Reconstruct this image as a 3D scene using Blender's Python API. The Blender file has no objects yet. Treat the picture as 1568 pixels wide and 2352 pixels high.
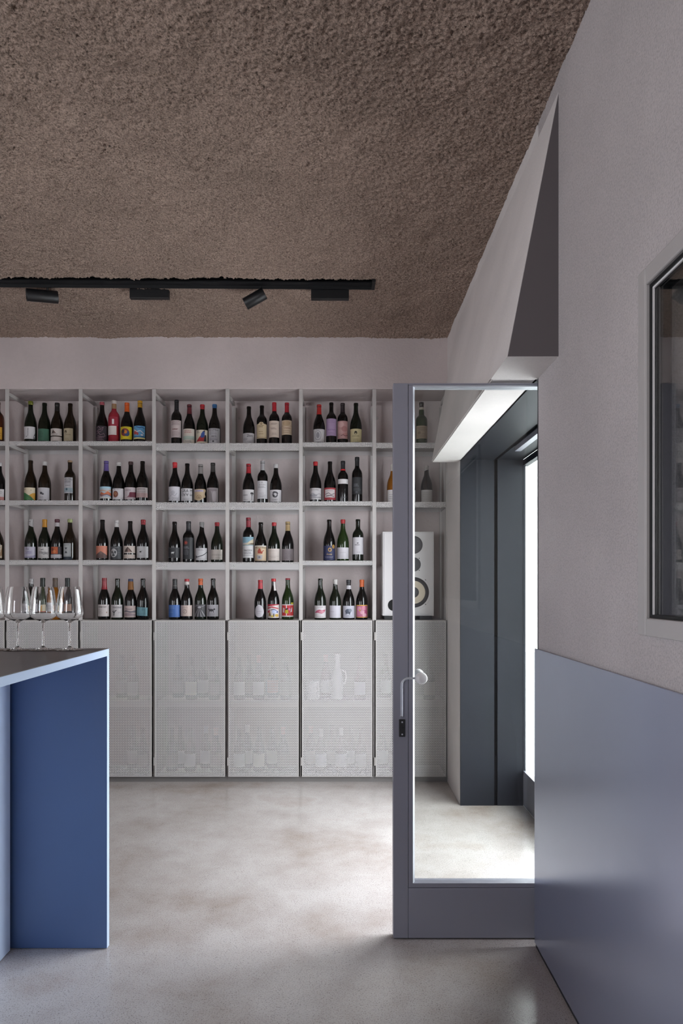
import bpy, bmesh, math, random
import numpy as np
from mathutils import Vector, Matrix

random.seed(7)
np.random.seed(7)
scene = bpy.context.scene
COL = scene.collection

# ------------------------------------------------------------------ camera
# photograph taken as 1568 x 2352, focal length 1568 px, level camera, rise shift
F, CX, CY, H = 1568.0, 784.0, 1350.0, 1.32
cam_d = bpy.data.cameras.new('camera')
cam_d.sensor_fit = 'HORIZONTAL'
cam_d.sensor_width = 24.0
cam_d.lens = 24.0
cam_d.shift_x = 0.0
cam_d.shift_y = (CY - 1176.0) / 1568.0
cam_d.clip_start = 0.05
cam = bpy.data.objects.new('camera', cam_d)
COL.objects.link(cam)
cam.location = (0, 0, H)
cam.rotation_euler = (math.pi / 2, 0, 0)
scene.camera = cam

# ------------------------------------------------------------------ world / light
world = bpy.data.worlds.new('overcast_sky')
scene.world = world
world.use_nodes = True
bg = world.node_tree.nodes['Background']
bg.inputs['Color'].default_value = (0.91, 0.945, 1.0, 1)
bg.inputs['Strength'].default_value = 20.0


def portal(name, loc, rot, sx, sy):
    # daylight enters the room through these openings (sampling guide only)
    l = bpy.data.lights.new(name, 'AREA')
    l.shape = 'RECTANGLE'
    l.size, l.size_y = sx, sy
    l.cycles.is_portal = True
    o = bpy.data.objects.new(name, l)
    COL.objects.link(o)
    o.location = loc
    o.rotation_euler = rot
    return o


portal('doorway_daylight', (1.12, 3.32, 1.06), (0, math.pi / 2, 0), 2.08, 1.6)
portal('street_window_daylight', (-1.6, -2.62, 1.7), (math.pi / 2, 0, 0), 0.8, 1.4)
portal('side_window_daylight', (-4.55, -0.25, 1.4), (0, -math.pi / 2, 0), 1.5, 1.7)

scene.view_settings.view_transform = 'Standard'
scene.view_settings.look = 'None'
scene.view_settings.gamma = 1.0
scene.view_settings.use_curve_mapping = False
scene.view_settings.exposure = -0.30
cy = scene.cycles
cy.max_bounces = 10
cy.diffuse_bounces = 6
cy.glossy_bounces = 5
cy.transmission_bounces = 10
cy.transparent_max_bounces = 24
cy.caustics_reflective = False
cy.caustics_refractive = False
cy.sample_clamp_indirect = 8.0
cy.use_denoising = True


# ------------------------------------------------------------------ pixel -> world
def PX(u, Y):
    return (u - CX) / F * Y


def PZ(v, Y):
    return H - (v - CY) / F * Y


# ------------------------------------------------------------------ materials
def lin(c):
    return c / 12.92 if c <= 0.04045 else ((c + 0.055) / 1.055) ** 2.4


def hexc(h):
    h = h.lstrip('#')
    return tuple(lin(int(h[i:i + 2], 16) / 255.0) for i in (0, 2, 4)) + (1.0,)


MATS = {}


def base_mat(name):
    m = bpy.data.materials.new(name)
    m.use_nodes = True
    nt = m.node_tree
    return m, nt, nt.nodes['Principled BSDF']


def N(nt, t, **kw):
    n = nt.nodes.new(t)
    for k, v in kw.items():
        setattr(n, k, v)
    return n


def simple(name, color, rough=0.5, metal=0.0, spec=0.5, bump=None, var=None, coat=0.0):
    """bump=(scale, distance, strength); var=(scale, amount)"""
    if name in MATS:
        return MATS[name]
    m, nt, p = base_mat(name)
    c = hexc(color) if isinstance(color, str) else tuple(color) + (1.0,)
    p.inputs['Base Color'].default_value = c
    p.inputs['Roughness'].default_value = rough
    p.inputs['Metallic'].default_value = metal
    p.inputs['Specular IOR Level'].default_value = spec
    p.inputs['Coat Weight'].default_value = coat
    tc = N(nt, 'ShaderNodeTexCoord')
    if var:
        nz = N(nt, 'ShaderNodeTexNoise')
        nz.inputs['Scale'].default_value = var[0]
        nz.inputs['Detail'].default_value = 5
        nt.links.new(tc.outputs['Object'], nz.inputs['Vector'])
        mx = N(nt, 'ShaderNodeMix', data_type='RGBA')
        mx.inputs[6].default_value = tuple(x * (1 - var[1]) for x in c[:3]) + (1,)
        mx.inputs[7].default_value = tuple(min(1, x * (1 + var[1])) for x in c[:3]) + (1,)
        nt.links.new(nz.outputs['Fac'], mx.inputs[0])
        nt.links.new(mx.outputs[2], p.inputs['Base Color'])
    if bump:
        nb = N(nt, 'ShaderNodeTexNoise')
        nb.inputs['Scale'].default_value = bump[0]
        nb.inputs['Detail'].default_value = 4
        nb.inputs['Roughness'].default_value = 0.6
        nt.links.new(tc.outputs['Object'], nb.inputs['Vector'])
        b = N(nt, 'ShaderNodeBump')
        b.inputs['Distance'].default_value = bump[1]
        b.inputs['Strength'].default_value = bump[2]
        nt.links.new(nb.outputs['Fac'], b.inputs['Height'])
        nt.links.new(b.outputs['Normal'], p.inputs['Normal'])
    MATS[name] = m
    return m


def ink(h, rough=0.55):
    return simple('paint_' + h.strip('#') + '_%d' % int(rough * 100), tuple(0.84 * x for x in hexc(h)[:3]), rough)


def stucco(name, color, scale, dist, strength, dark=0.25, spot=60.0):
    """rough trowelled / sprayed plaster: grain relief plus small darker pores"""
    m, nt, p = base_mat(name)
    c = hexc(color)
    tc = N(nt, 'ShaderNodeTexCoord')
    p.inputs['Roughness'].default_value = 0.92
    p.inputs['Specular IOR Level'].default_value = 0.15
    big = N(nt, 'ShaderNodeTexNoise')
    big.inputs['Scale'].default_value = 1.7
    big.inputs['Detail'].default_value = 6
    fine = N(nt, 'ShaderNodeTexNoise')
    fine.inputs['Scale'].default_value = spot
    fine.inputs['Detail'].default_value = 4
    fine.inputs['Roughness'].default_value = 0.65
    for n_ in (big, fine):
        nt.links.new(tc.outputs['Object'], n_.inputs['Vector'])
    r = N(nt, 'ShaderNodeMapRange')
    r.inputs['From Min'].default_value = 0.34
    r.inputs['From Max'].default_value = 0.56
    r.inputs['To Min'].default_value = 1 - dark
    r.inputs['To Max'].default_value = 1.0
    nt.links.new(fine.outputs['Fac'], r.inputs['Value'])
    r2 = N(nt, 'ShaderNodeMapRange')
    r2.inputs['From Min'].default_value = 0.3
    r2.inputs['From Max'].default_value = 0.7
    r2.inputs['To Min'].default_value = 0.88
    r2.inputs['To Max'].default_value = 1.08
    nt.links.new(big.outputs['Fac'], r2.inputs['Value'])
    mu = N(nt, 'ShaderNodeMath', operation='MULTIPLY')
    nt.links.new(r.outputs[0], mu.inputs[0])
    nt.links.new(r2.outputs[0], mu.inputs[1])
    vm = N(nt, 'ShaderNodeVectorMath', operation='SCALE')
    vm.inputs[0].default_value = c[:3]
    nt.links.new(mu.outputs[0], vm.inputs['Scale'])
    nt.links.new(vm.outputs[0], p.inputs['Base Color'])
    nb = N(nt, 'ShaderNodeTexNoise')
    nb.inputs['Scale'].default_value = scale
    nb.inputs['Detail'].default_value = 5
    nb.inputs['Roughness'].default_value = 0.62
    nt.links.new(tc.outputs['Object'], nb.inputs['Vector'])
    b = N(nt, 'ShaderNodeBump')
    b.inputs['Distance'].default_value = dist
    b.inputs['Strength'].default_value = strength
    nt.links.new(nb.outputs['Fac'], b.inputs['Height'])
    nt.links.new(b.outputs['Normal'], p.inputs['Normal'])
    return m


def concrete():
    m, nt, p = base_mat('polished_concrete')
    tc = N(nt, 'ShaderNodeTexCoord')

    def noise(scale, detail=5, rough=0.6):
        n_ = N(nt, 'ShaderNodeTexNoise')
        n_.inputs['Scale'].default_value = scale
        n_.inputs['Detail'].default_value = detail
        n_.inputs['Roughness'].default_value = rough
        nt.links.new(tc.outputs['Object'], n_.inputs['Vector'])
        return n_

    def ramp(src, stops):
        r = N(nt, 'ShaderNodeValToRGB')
        els = r.color_ramp.elements
        els.remove(els[1])
        els[0].position = stops[0][0]
        els[0].color = tuple(stops[0][1][:3]) + (1,)
        for pos, c in stops[1:]:
            els.new(pos).color = tuple(c[:3]) + (1,)
        nt.links.new(src, r.inputs['Fac'])
        return r

    patch = ramp(noise(1.6, 6, 0.62).outputs['Fac'],
                 [(0.28, hexc('#9a8c83')), (0.46, hexc('#b3aba7')), (0.58, hexc('#bfb9b6')), (0.76, hexc('#ab9d95'))])
    grain = ramp(noise(220, 3, 0.7).outputs['Fac'], [(0.34, (0.60, 0.59, 0.58)), (0.48, (1, 1, 1)), (0.66, (1.0, 1.0, 1.0)), (0.74, (1.25, 1.22, 1.2))])
    vo = N(nt, 'ShaderNodeTexVoronoi')
    vo.inputs['Scale'].default_value = 125
    vo.inputs['Randomness'].default_value = 1.0
    nt.links.new(tc.outputs['Object'], vo.inputs['Vector'])
    spk = ramp(vo.outputs['Distance'], [(0.10, (0.42, 0.41, 0.41)), (0.26, (1, 1, 1))])
    m1 = N(nt, 'ShaderNodeMix', data_type='RGBA', blend_type='MULTIPLY')
    m1.inputs[0].default_value = 1.0
    nt.links.new(patch.outputs[0], m1.inputs[6])
    nt.links.new(grain.outputs[0], m1.inputs[7])
    sel = ramp(noise(14, 3).outputs['Fac'], [(0.35, (0.25, 0.25, 0.25)), (0.6, (1, 1, 1))])
    m2 = N(nt, 'ShaderNodeMix', data_type='RGBA', blend_type='MULTIPLY')
    nt.links.new(sel.outputs[0], m2.inputs[0])
    nt.links.new(m1.outputs[2], m2.inputs[6])
    nt.links.new(spk.outputs[0], m2.inputs[7])
    nt.links.new(m2.outputs[2], p.inputs['Base Color'])
    rr = ramp(noise(3.0, 5).outputs['Fac'], [(0.3, (0.10, 0.10, 0.10)), (0.7, (0.24, 0.24, 0.24))])
    nt.links.new(rr.outputs[0], p.inputs['Roughness'])
    p.inputs['Specular IOR Level'].default_value = 0.5
    b = N(nt, 'ShaderNodeBump')
    b.inputs['Distance'].default_value = 0.0012
    b.inputs['Strength'].default_value = 0.35
    nt.links.new(noise(110, 3).outputs['Fac'], b.inputs['Height'])
    nt.links.new(b.outputs['Normal'], p.inputs['Normal'])
    return m


def perforated(name, color, axes, pitch=0.00835, rad=0.32, rough=0.5):
    """sheet metal punched with a 45-degree grid of round holes"""
    m, nt, p = base_mat(name)
    p.inputs['Base Color'].default_value = hexc(color)
    p.inputs['Roughness'].default_value = rough
    out = nt.nodes['Material Output']
    tc = N(nt, 'ShaderNodeTexCoord')
    sp = N(nt, 'ShaderNodeSeparateXYZ')
    nt.links.new(tc.outputs['Object'], sp.inputs[0])
    a, b = [sp.outputs['XYZ'.index(k)] for k in axes]
    res = []
    for op in ('ADD', 'SUBTRACT'):
        s = N(nt, 'ShaderNodeMath', operation=op)
        nt.links.new(a, s.inputs[0])
        nt.links.new(b, s.inputs[1])
        d = N(nt, 'ShaderNodeMath', operation='MULTIPLY')
        d.inputs[1].default_value = 0.70711 / pitch
        nt.links.new(s.outputs[0], d.inputs[0])
        fr = N(nt, 'ShaderNodeMath', operation='FRACT')
        nt.links.new(d.outputs[0], fr.inputs[0])
        c = N(nt, 'ShaderNodeMath', operation='SUBTRACT')
        c.inputs[1].default_value = 0.5
        nt.links.new(fr.outputs[0], c.inputs[0])
        q = N(nt, 'ShaderNodeMath', operation='MULTIPLY')
        nt.links.new(c.outputs[0], q.inputs[0])
        nt.links.new(c.outputs[0], q.inputs[1])
        res.append(q)
    su = N(nt, 'ShaderNodeMath', operation='ADD')
    nt.links.new(res[0].outputs[0], su.inputs[0])
    nt.links.new(res[1].outputs[0], su.inputs[1])
    lt = N(nt, 'ShaderNodeMath', operation='LESS_THAN')
    lt.inputs[1].default_value = rad * rad
    nt.links.new(su.outputs[0], lt.inputs[0])
    tr = N(nt, 'ShaderNodeBsdfTransparent')
    mx = N(nt, 'ShaderNodeMixShader')
    nt.links.new(lt.outputs[0], mx.inputs[0])
    nt.links.new(p.outputs[0], mx.inputs[1])
    nt.links.new(tr.outputs[0], mx.inputs[2])
    nt.links.new(mx.outputs[0], out.inputs['Surface'])
    return m


def pane_mat(name, tint, ior=1.5):
    """window glass: clear pane with Fresnel reflection"""
    m, nt, p = base_mat(name)
    out = nt.nodes['Material Output']
    nt.nodes.remove(p)
    tr = N(nt, 'ShaderNodeBsdfTransparent')
    tr.inputs['Color'].default_value = tuple(tint) + (1,)
    gl = N(nt, 'ShaderNodeBsdfGlossy')
    gl.inputs['Roughness'].default_value = 0.0
    lw = N(nt, 'ShaderNodeLayerWeight')          # Schlick reflectance, same on both faces
    lw.inputs['Blend'].default_value = 0.5
    pw = N(nt, 'ShaderNodeMath', operation='POWER')
    pw.inputs[1].default_value = 5.0
    nt.links.new(lw.outputs['Facing'], pw.inputs[0])
    f0 = ((ior - 1) / (ior + 1)) ** 2
    fr = N(nt, 'ShaderNodeMath', operation='MULTIPLY_ADD')
    fr.inputs[1].default_value = 1 - f0
    fr.inputs[2].default_value = f0
    nt.links.new(pw.outputs[0], fr.inputs[0])
    mx = N(nt, 'ShaderNodeMixShader')
    nt.links.new(fr.outputs[0], mx.inputs[0])
    nt.links.new(tr.outputs[0], mx.inputs[1])
    nt.links.new(gl.outputs[0], mx.inputs[2])
    nt.links.new(mx.outputs[0], out.inputs['Surface'])
    return m


def crystal():
    m, nt, p = base_mat('crystal_glass')
    p.inputs['Base Color'].default_value = (1, 1, 1, 1)
    p.inputs['Roughness'].default_value = 0.0
    p.inputs['IOR'].default_value = 1.5
    p.inputs['Transmission Weight'].default_value = 1.0
    return m


M_CEIL = stucco('sprayed_brown_stucco', '#c4ac9d', 260, 0.009, 1.0, dark=0.62, spot=150)
M_RWALL = stucco('rough_grey_stucco', '#bcb5b5', 230, 0.005, 0.6, dark=0.22, spot=190)
M_BWALL = stucco('smooth_plaster', '#c4b9b7', 70, 0.004, 0.5, dark=0.03, spot=40)
M_HOOD = stucco('white_plaster', '#dad4d2', 160, 0.003, 0.4, dark=0.05, spot=120)
M_FLOOR = concrete()
M_STEEL = simple('dark_blued_steel', '#151820', 0.5, 0.0, 0.22, bump=(25, 0.001, 0.15), var=(5, 0.22))
M_DOORF = simple('grey_door_paint', '#84848f', 0.38, 0.0, 0.5, bump=(300, 0.0004, 0.1))
M_BEAD = simple('aluminium_and_lit_bead', '#b9bcc4', 0.35, 0.3)  # metal fittings; on the door beads the pale tone paints in their light
M_SHELF = simple('shelf_powder_coat', '#b4b0ad', 0.5, bump=(600, 0.0002, 0.1))
M_PERF_XZ = perforated('perforated_sheet_upright', '#c4c1c0', 'XZ')
M_PERF_XY = perforated('perforated_sheet_flat', '#b4b0ad', 'XY')
M_CABIN = simple('cabinet_inside_shade', '#3f3c3b', 0.7)  # panels coloured dark so the shade behind the holes is painted in
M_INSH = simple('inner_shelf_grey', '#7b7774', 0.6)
M_PLINTH = simple('plinth_grey', '#6c6967', 0.6, var=(12, 0.15))
M_BLUE = simple('blue_bar_laminate', '#4d658f', 0.34, 0.0, 0.5, bump=(500, 0.0003, 0.1), var=(3, 0.05))
M_LITEDGE = simple('door_lit_blue_edge', '#b4c6e2', 0.28, 0.0, 0.5)  # bar blue lightened: doorway light on the edges put into the colour
M_LITFRONT = simple('door_lit_blue_front', '#d2e2fb', 0.3, 0.0, 0.5)  # bar blue paler still: doorway light on the front put into the colour
M_BARTOP = simple('dark_bar_top', '#453f3f', 0.28, 0.0, 0.5, var=(9, 0.18))
M_CLAD = simple('grey_blue_cladding', '#a0a5b9', 0.23, 0.55, 0.5, bump=(3.0, 0.002, 0.10), var=(2.2, 0.06))
M_BLACK = simple('matt_black_metal', '#141416', 0.45)
M_RUBBER = simple('black_gasket', '#0c0e11', 0.5)
M_DARKEND = simple('dark_grey_end', '#5a5456', 0.8, bump=(60, 0.001, 0.2))
M_PANE = pane_mat('door_glass', (0.87, 0.885, 0.87))
M_WPANE = pane_mat('window_glass', (0.93, 0.94, 0.94), 1.9)
M_CRYST = crystal()
M_WHITE = simple('white_satin', '#d8d6d6', 0.35)
M_GSHADE = simple('groove_shade_black', '#040404', 0.95, 0.0, 0.05)
M_WINFR = simple('window_frame_grey', '#a9a5a4', 0.4, var=(20, 0.04))


# ------------------------------------------------------------------ mesh helpers
def mesh_obj(name, verts, faces, mats, parent=None, smooth=False, mat_idx=None):
    me = bpy.data.meshes.new(name)
    me.from_pydata([tuple(v) for v in verts], [], [tuple(f) for f in faces])
    if not isinstance(mats, (list, tuple)):
        mats = [mats]
    for m in mats:
        me.materials.append(m)
    if mat_idx is not None:
        me.polygons.foreach_set('material_index', mat_idx)
    if smooth:
        me.polygons.foreach_set('use_smooth', [True] * len(me.polygons))
    me.update()
    o = bpy.data.objects.new(name, me)
    COL.objects.link(o)
    if parent is not None:
        o.parent = parent
    return o


class MB:
    """collects boxes, tubes and lathes into one mesh"""

    def __init__(self):
        self.bm = bmesh.new()

    def box(self, x0, x1, y0, y1, z0, z1, bev=0.0):
        r = bmesh.ops.create_cube(self.bm, size=1.0)
        vs = r['verts']
        for v in vs:
            v.co = Vector((x0 + (v.co.x + .5) * (x1 - x0), y0 + (v.co.y + .5) * (y1 - y0), z0 + (v.co.z + .5) * (z1 - z0)))
        if bev > 0:
            es = list({e for v in vs for e in v.link_edges})
            bmesh.ops.bevel(self.bm, geom=es, offset=bev, segments=2, profile=0.5, affect='EDGES')
        return self

    def poly(self, pts, faces):
        vs = [self.bm.verts.new(p) for p in pts]
        for f in faces:
            self.bm.faces.new([vs[i] for i in f])
        return self

    def lathe(self, prof, seg=32, mtx=None, close=False):
        rings = []
        for (r, z) in prof:
            if r < 1e-6:
                v = self.bm.verts.new((0, 0, z))
                rings.append([v])
            else:
                rings.append([self.bm.verts.new((r * math.cos(2 * math.pi * i / seg), r * math.sin(2 * math.pi * i / seg), z)) for i in range(seg)])
        new = [v for rg in rings for v in rg]
        pairs = list(zip(rings[:-1], rings[1:]))
        if close:
            pairs.append((rings[-1], rings[0]))
        for a, b in pairs:
            for i in range(seg):
                j = (i + 1) % seg
                if len(a) == 1 and len(b) == 1:
                    continue
                if len(a) == 1:
                    self.bm.faces.new((a[0], b[j], b[i]))
                elif len(b) == 1:
                    self.bm.faces.new((a[i], a[j], b[0]))
                else:
                    self.bm.faces.new((a[i], a[j], b[j], b[i]))
        if mtx is not None:
            bmesh.ops.transform(self.bm, matrix=mtx, verts=new)
        return self

    def tube(self, pts, r, seg=14):
        pts = [Vector(p) for p in pts]
        rings = []
        up = Vector((0.13, 0.97, 0.21))
        for i, p in enumerate(pts):
            d = (pts[min(i + 1, len(pts) - 1)] - pts[max(i - 1, 0)]).normalized()
            a = d.cross(up).normalized()
            b = d.cross(a).normalized()
            rings.append([self.bm.verts.new(p + r * (math.cos(t) * a + math.sin(t) * b)) for t in [2 * math.pi * k / seg for k in range(seg)]])
        for a, b in zip(rings[:-1], rings[1:]):
            for i in range(seg):
                j = (i + 1) % seg
                self.bm.faces.new((a[i], a[j], b[j], b[i]))
        self.bm.faces.new(rings[0])
        self.bm.faces.new(list(reversed(rings[-1])))
        return self

    def build(self, name, mat, parent=None, smooth=False):
        bmesh.ops.recalc_face_normals(self.bm, faces=self.bm.faces[:])
        me = bpy.data.meshes.new(name)
        self.bm.to_mesh(me)
        self.bm.free()
        me.materials.append(mat)
        if smooth:
            me.polygons.foreach_set('use_smooth', [True] * len(me.polygons))
            try:
                me.set_sharp_from_angle(angle=math.radians(38))
            except Exception:
                pass
        o = bpy.data.objects.new(name, me)
        COL.objects.link(o)
        if parent is not None:
            o.parent = parent
        return o


def box(name, mat, x0, x1, y0, y1, z0, z1, parent=None, bev=0.0):
    return MB().box(x0, x1, y0, y1, z0, z1, bev).build(name, mat, parent)


def empty(name, loc=(0, 0, 0)):
    o = bpy.data.objects.new(name, None)
    o.empty_display_size = 0.05
    COL.objects.link(o)
    o.location = loc
    return o


def tag(o, label, cat=None, group=None, kind=None):
    o['label'] = label
    if cat:
        o['category'] = cat
    if group:
        o['group'] = group
    if kind:
        o['kind'] = kind
    return o


def dirmat(center, d):
    """matrix taking local +z to direction d, placed at center"""
    q = Vector((0, 0, 1)).rotation_difference(Vector(d).normalized())
    return Matrix.Translation(Vector(center)) @ q.to_matrix().to_4x4()

# ================================================================== ROOM SHELL
WX = 0.72            # room face of the street wall
YF = 4.64            # front plane of the shelving and of the plaster above it
YB = 4.95            # wall at the back of the shelving niche
ZC = 3.02            # ceiling
XL = -4.5            # far side of the room
YN = -2.6            # wall behind the camera
D0, D1 = 2.51, 4.14  # doorway along the street wall
DT = 2.10            # doorway head
XO = 1.10            # outer face of the street wall

floor = box('floor', M_FLOOR, XL, XO, YN, YB + 0.1, -0.1, 0.0)
tag(floor, 'polished speckled concrete floor of the wine bar', 'floor', kind='structure')
pave = box('pavement', simple('pale_paving', '#c9c9c9', 0.8, var=(3, 0.06)), XO + 0.0002, 14.0, -8, 14, -0.1, 0.0)
tag(pave, 'pale pavement outside the open door', 'pavement', kind='structure')

# ceiling: sprayed stucco, modelled as relief over the part the photo shows
TS = 0.0145          # the track runs a touch skew to the wall


def track_edges(x):
    return 3.768 + TS * (x - 0.187), 3.868 + TS * (x - 0.187)


def relief(ny, nx, passes):
    a = np.random.randn(ny, nx)
    for _ in range(passes):
        a = (a * 2 + np.roll(a, 1, 0) + np.roll(a, -1, 0) + np.roll(a, 1, 1) + np.roll(a, -1, 1)) / 6
    return (a - a.mean()) / a.std()


gx0, gx1, gy0, gy1, gs = -2.8, WX, 1.35, YF, 0.0041
nx, ny = int((gx1 - gx0) / gs) + 1, int((gy1 - gy0) / gs) + 1
xs, ys = np.linspace(gx0, gx1, nx), np.linspace(gy0, gy1, ny)
hgt = 0.0017 * relief(ny, nx, 1) + 0.0013 * relief(ny, nx, 3)
big = relief(ny, nx, 260)
hgt += 0.0030 * big
pit = relief(ny, nx, 3)
hgt -= 0.008 * np.clip(pit - 1.45 + 0.30 * big, 0, 1.0)
hgt = np.clip(hgt, -0.016, 0.012)
XX, YY = np.meshgrid(xs, ys)
ZZ = ZC - hgt
jx = 0.0016 * np.random.randn(ny, nx)
jy = 0.0016 * np.random.randn(ny, nx)
jx[:, -1] = 0
jy[-1, :] = 0
co = np.stack([XX + jx, YY + jy, ZZ], -1).reshape(-1, 3)
idx = np.arange(nx * ny).reshape(ny, nx)
quads = np.stack([idx[:-1, :-1], idx[1:, :-1], idx[1:, 1:], idx[:-1, 1:]], -1).reshape(-1, 4)
cxq = co[quads].mean(1)
tn = 3.768 + TS * (cxq[:, 0] - 0.187)
ragged = 0.0045 * relief(1, nx, 3)[0]
rg = np.interp(cxq[:, 0], xs, ragged)
keep = ~((cxq[:, 0] < 0.187) & (cxq[:, 1] > tn + rg) & (cxq[:, 1] < tn + 0.1))
quads = quads[keep]
me = bpy.data.meshes.new('ceiling')
me.vertices.add(len(co))
me.vertices.foreach_set('co', co.ravel())
me.loops.add(quads.size)
me.loops.foreach_set('vertex_index', quads.ravel())
me.polygons.add(len(quads))
me.polygons.foreach_set('loop_start', np.arange(0, quads.size, 4))
me.polygons.foreach_set('loop_total', np.full(len(quads), 4))
me.polygons.foreach_set('use_smooth', np.ones(len(quads), bool))
me.materials.append(M_CEIL)
me.update(calc_edges=True)
me.validate()
ceil = bpy.data.objects.new('ceiling', me)
COL.objects.link(ceil)
tag(ceil, 'coarse brown sprayed stucco ceiling', 'ceiling', kind='structure')
mb = MB()
mb.box(XL, XO, YN, gy0 + 0.01, ZC - 0.002, ZC + 0.35)
mb.box(XL, gx0 + 0.01, gy0 + 0.01, YB, ZC - 0.002, ZC + 0.35)
mb.box(gx0 + 0.01, XO, gy0 + 0.01, YB, ZC + 0.11, ZC + 0.35)
cs = mb.build('ceiling_slab', M_CEIL, ceil)

# back wall: niche wall + plaster bulkhead over the shelving
wb = empty('wall_back')
tag(wb, 'pale plaster wall behind and above the wine shelving', 'wall', kind='structure')
box('niche_wall', M_BWALL, XL, XO, YB, YB + 0.15, 0, ZC + 0.1, wb)
box('bulkhead', M_BWALL, XL, WX + 0.02, YF, YB, 2.672, ZC + 0.1, wb, bev=0.006)

# wall behind the camera with a street window, wall on the far side
wn = empty('wall_front')
tag(wn, 'plain plaster wall with a wide street window', 'wall', kind='structure')
mb = MB()
mb.box(XL, -2.0, YN - 0.2, YN, 0, ZC + 0.1)
mb.box(-1.2, XO, YN - 0.2, YN, 0, ZC + 0.1)
mb.box(-2.0, -1.2, YN - 0.2, YN, 0, 1.0)
mb.box(-2.0, -1.2, YN - 0.2, YN, 2.4, ZC + 0.1)
mb.build('wall_body', M_BWALL, wn)
wl = empty('wall_left')
mb = MB()
mb.box(XL - 0.2, XL, YN, -1.1, 0, ZC + 0.1)
mb.box(XL - 0.2, XL, 0.6, YB + 0.1, 0, ZC + 0.1)
mb.box(XL - 0.2, XL, -1.1, 0.6, 0, 0.65)
mb.box(XL - 0.2, XL, -1.1, 0.6, 2.15, ZC + 0.1)
mb.build('wall_body', M_BWALL, wl)
tag(wl, 'plain plaster side wall with a street window', 'wall', kind='structure')

# street wall on the right: near length with a window, doorway, far stub
WY0, WY1, WZ0, WZ1 = 0.35, 1.588, 1.250, 2.024     # opening of the window
wr = empty('wall_right')
tag(wr, 'rough grey stucco wall beside the open door', 'wall', kind='structure')
mb = MB()
mb.box(WX, XO, YN, WY0, 0, ZC + 0.1)
mb.box(WX, XO, WY1, D0 - 0.0125, 0, ZC + 0.1)
mb.box(WX, XO, WY0, WY1, 0, WZ0)
mb.box(WX, XO, WY0, WY1, WZ1, ZC + 0.1)
mb.build('stucco_wall', M_RWALL, wr)
mb = MB()
mb.box(WX, XO, D1 + 0.0125, YB, 0, ZC + 0.1)
mb.box(WX, XO, D0, D1 + 0.0125, DT + 0.02, ZC + 0.1)
mb.build('plaster_wall', M_HOOD, wr)

# sloping plaster hood over the doorway
hood = empty('trim_2')
tag(hood, 'white sloping plaster hood above the doorway', 'hood', kind='structure')
HB, HX, HY0, HY1, HS = 2.088, 0.550, 2.27, 4.22, 2.515


def prism(y0, y1, hx, hb, top):
    p = [(WX + .01, y0, top), (hx, y0, hb), (WX + .01, y0, hb), (WX + .01, y1, top), (hx, y1, hb), (WX + .01, y1, hb)]
    return p, [(0, 1, 2), (5, 4, 3), (0, 3, 4, 1), (1, 4, 5, 2), (2, 5, 3, 0)]


mb = MB()
mb.poly(*prism(HS, HY1, HX + 0.006, HB + 0.008, ZC))
bmesh.ops.bevel(mb.bm, geom=[e for e in mb.bm.edges if abs(e.verts[0].co.z - e.verts[1].co.z) < .02 and abs(e.verts[0].co.x - e.verts[1].co.x) < .001 and e.verts[0].co.x < .6], offset=0.006, segments=2, affect='EDGES')
mb.build('hood_body', M_HOOD, hood)
mb = MB()
mb.poly(*prism(HY0, HS, HX, HB, ZC))
mb.build('hood_nose', M_HOOD, hood)
mb = MB()
mb.poly(*prism(HY0 - 0.004, HY0 - 0.0005, HX + 0.002, HB + 0.001, ZC - 0.01))
mb.build('end_plate', M_DARKEND, hood)  # near end in an even grey, darker than the hood

# steel lining of the doorway: two steps with a shadow groove between them
por = empty('trim_3')
tag(por, 'dark steel lining framing the doorway', 'lining', kind='structure')
GX0, GX1 = 0.925, 0.945


def lining(x0, x1, nm, inset):
    mb = MB()
    mb.box(x0, x1, D1 - inset, D1 + 0.012, 0, DT - inset)
    mb.build('far_' + nm, M_STEEL, por)
    mb = MB()
    mb.box(x0, x1, D0 - 0.012, D1 + 0.012, DT - inset, DT + 0.02)
    mb.build('head_' + nm, M_STEEL, por)
    mb = MB()
    mb.box(x0, x1, D0 - 0.012, D0 + inset, 0, DT - inset)
    mb.build('near_' + nm, M_STEEL, por)


lining(WX + 0.001, GX0, 'inner_lining', 0.004)
lining(GX1, XO, 'outer_lining', 0.004)
mb = MB()
mb.box(GX0, GX1, D1 - 0.001, D1 + 0.012, 0, DT)
mb.box(GX0, GX1, D0 - 0.012, D1 + 0.012, DT - 0.001, DT + 0.02)
mb.box(GX0, GX1, D0 - 0.012, D0 + 0.001, 0, DT)
mb.build('shadow_groove', M_GSHADE, por)  # shallow black filler; the groove's shade is put into its colour
box('closer_rail', M_DOORF, 0.952, 0.985, 2.62, 3.75, DT - 0.030, DT - 0.004, por)

# fixed glazed leaf on the outer plane
fx = empty('window_2')
tag(fx, 'fixed glazed leaf with grey bottom rail beyond the doorway', 'window', kind='structure')
FX0, FX1, FY = 1.1005, 1.1365, 3.28
box('bottom_rail', M_DOORF, FX0, FX1, FY, D1 + 0.03, 0.004, 0.211, fx, bev=0.002)
box('top_rail', M_STEEL, FX0, FX1, FY, D1 + 0.03, 2.060, DT - 0.004, fx)
box('near_stile', M_DOORF, FX0, FX1, FY, FY + 0.055, 0.211, 2.060, fx, bev=0.002)
box('far_stile', M_STEEL, FX0, FX0 + 0.014, D1 - 0.006, D1 + 0.03, 0.211, 2.060, fx)
box('pane', M_PANE, 1.104, 1.112, FY + 0.05, D1 - 0.005, 0.205, 2.065, fx)

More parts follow.
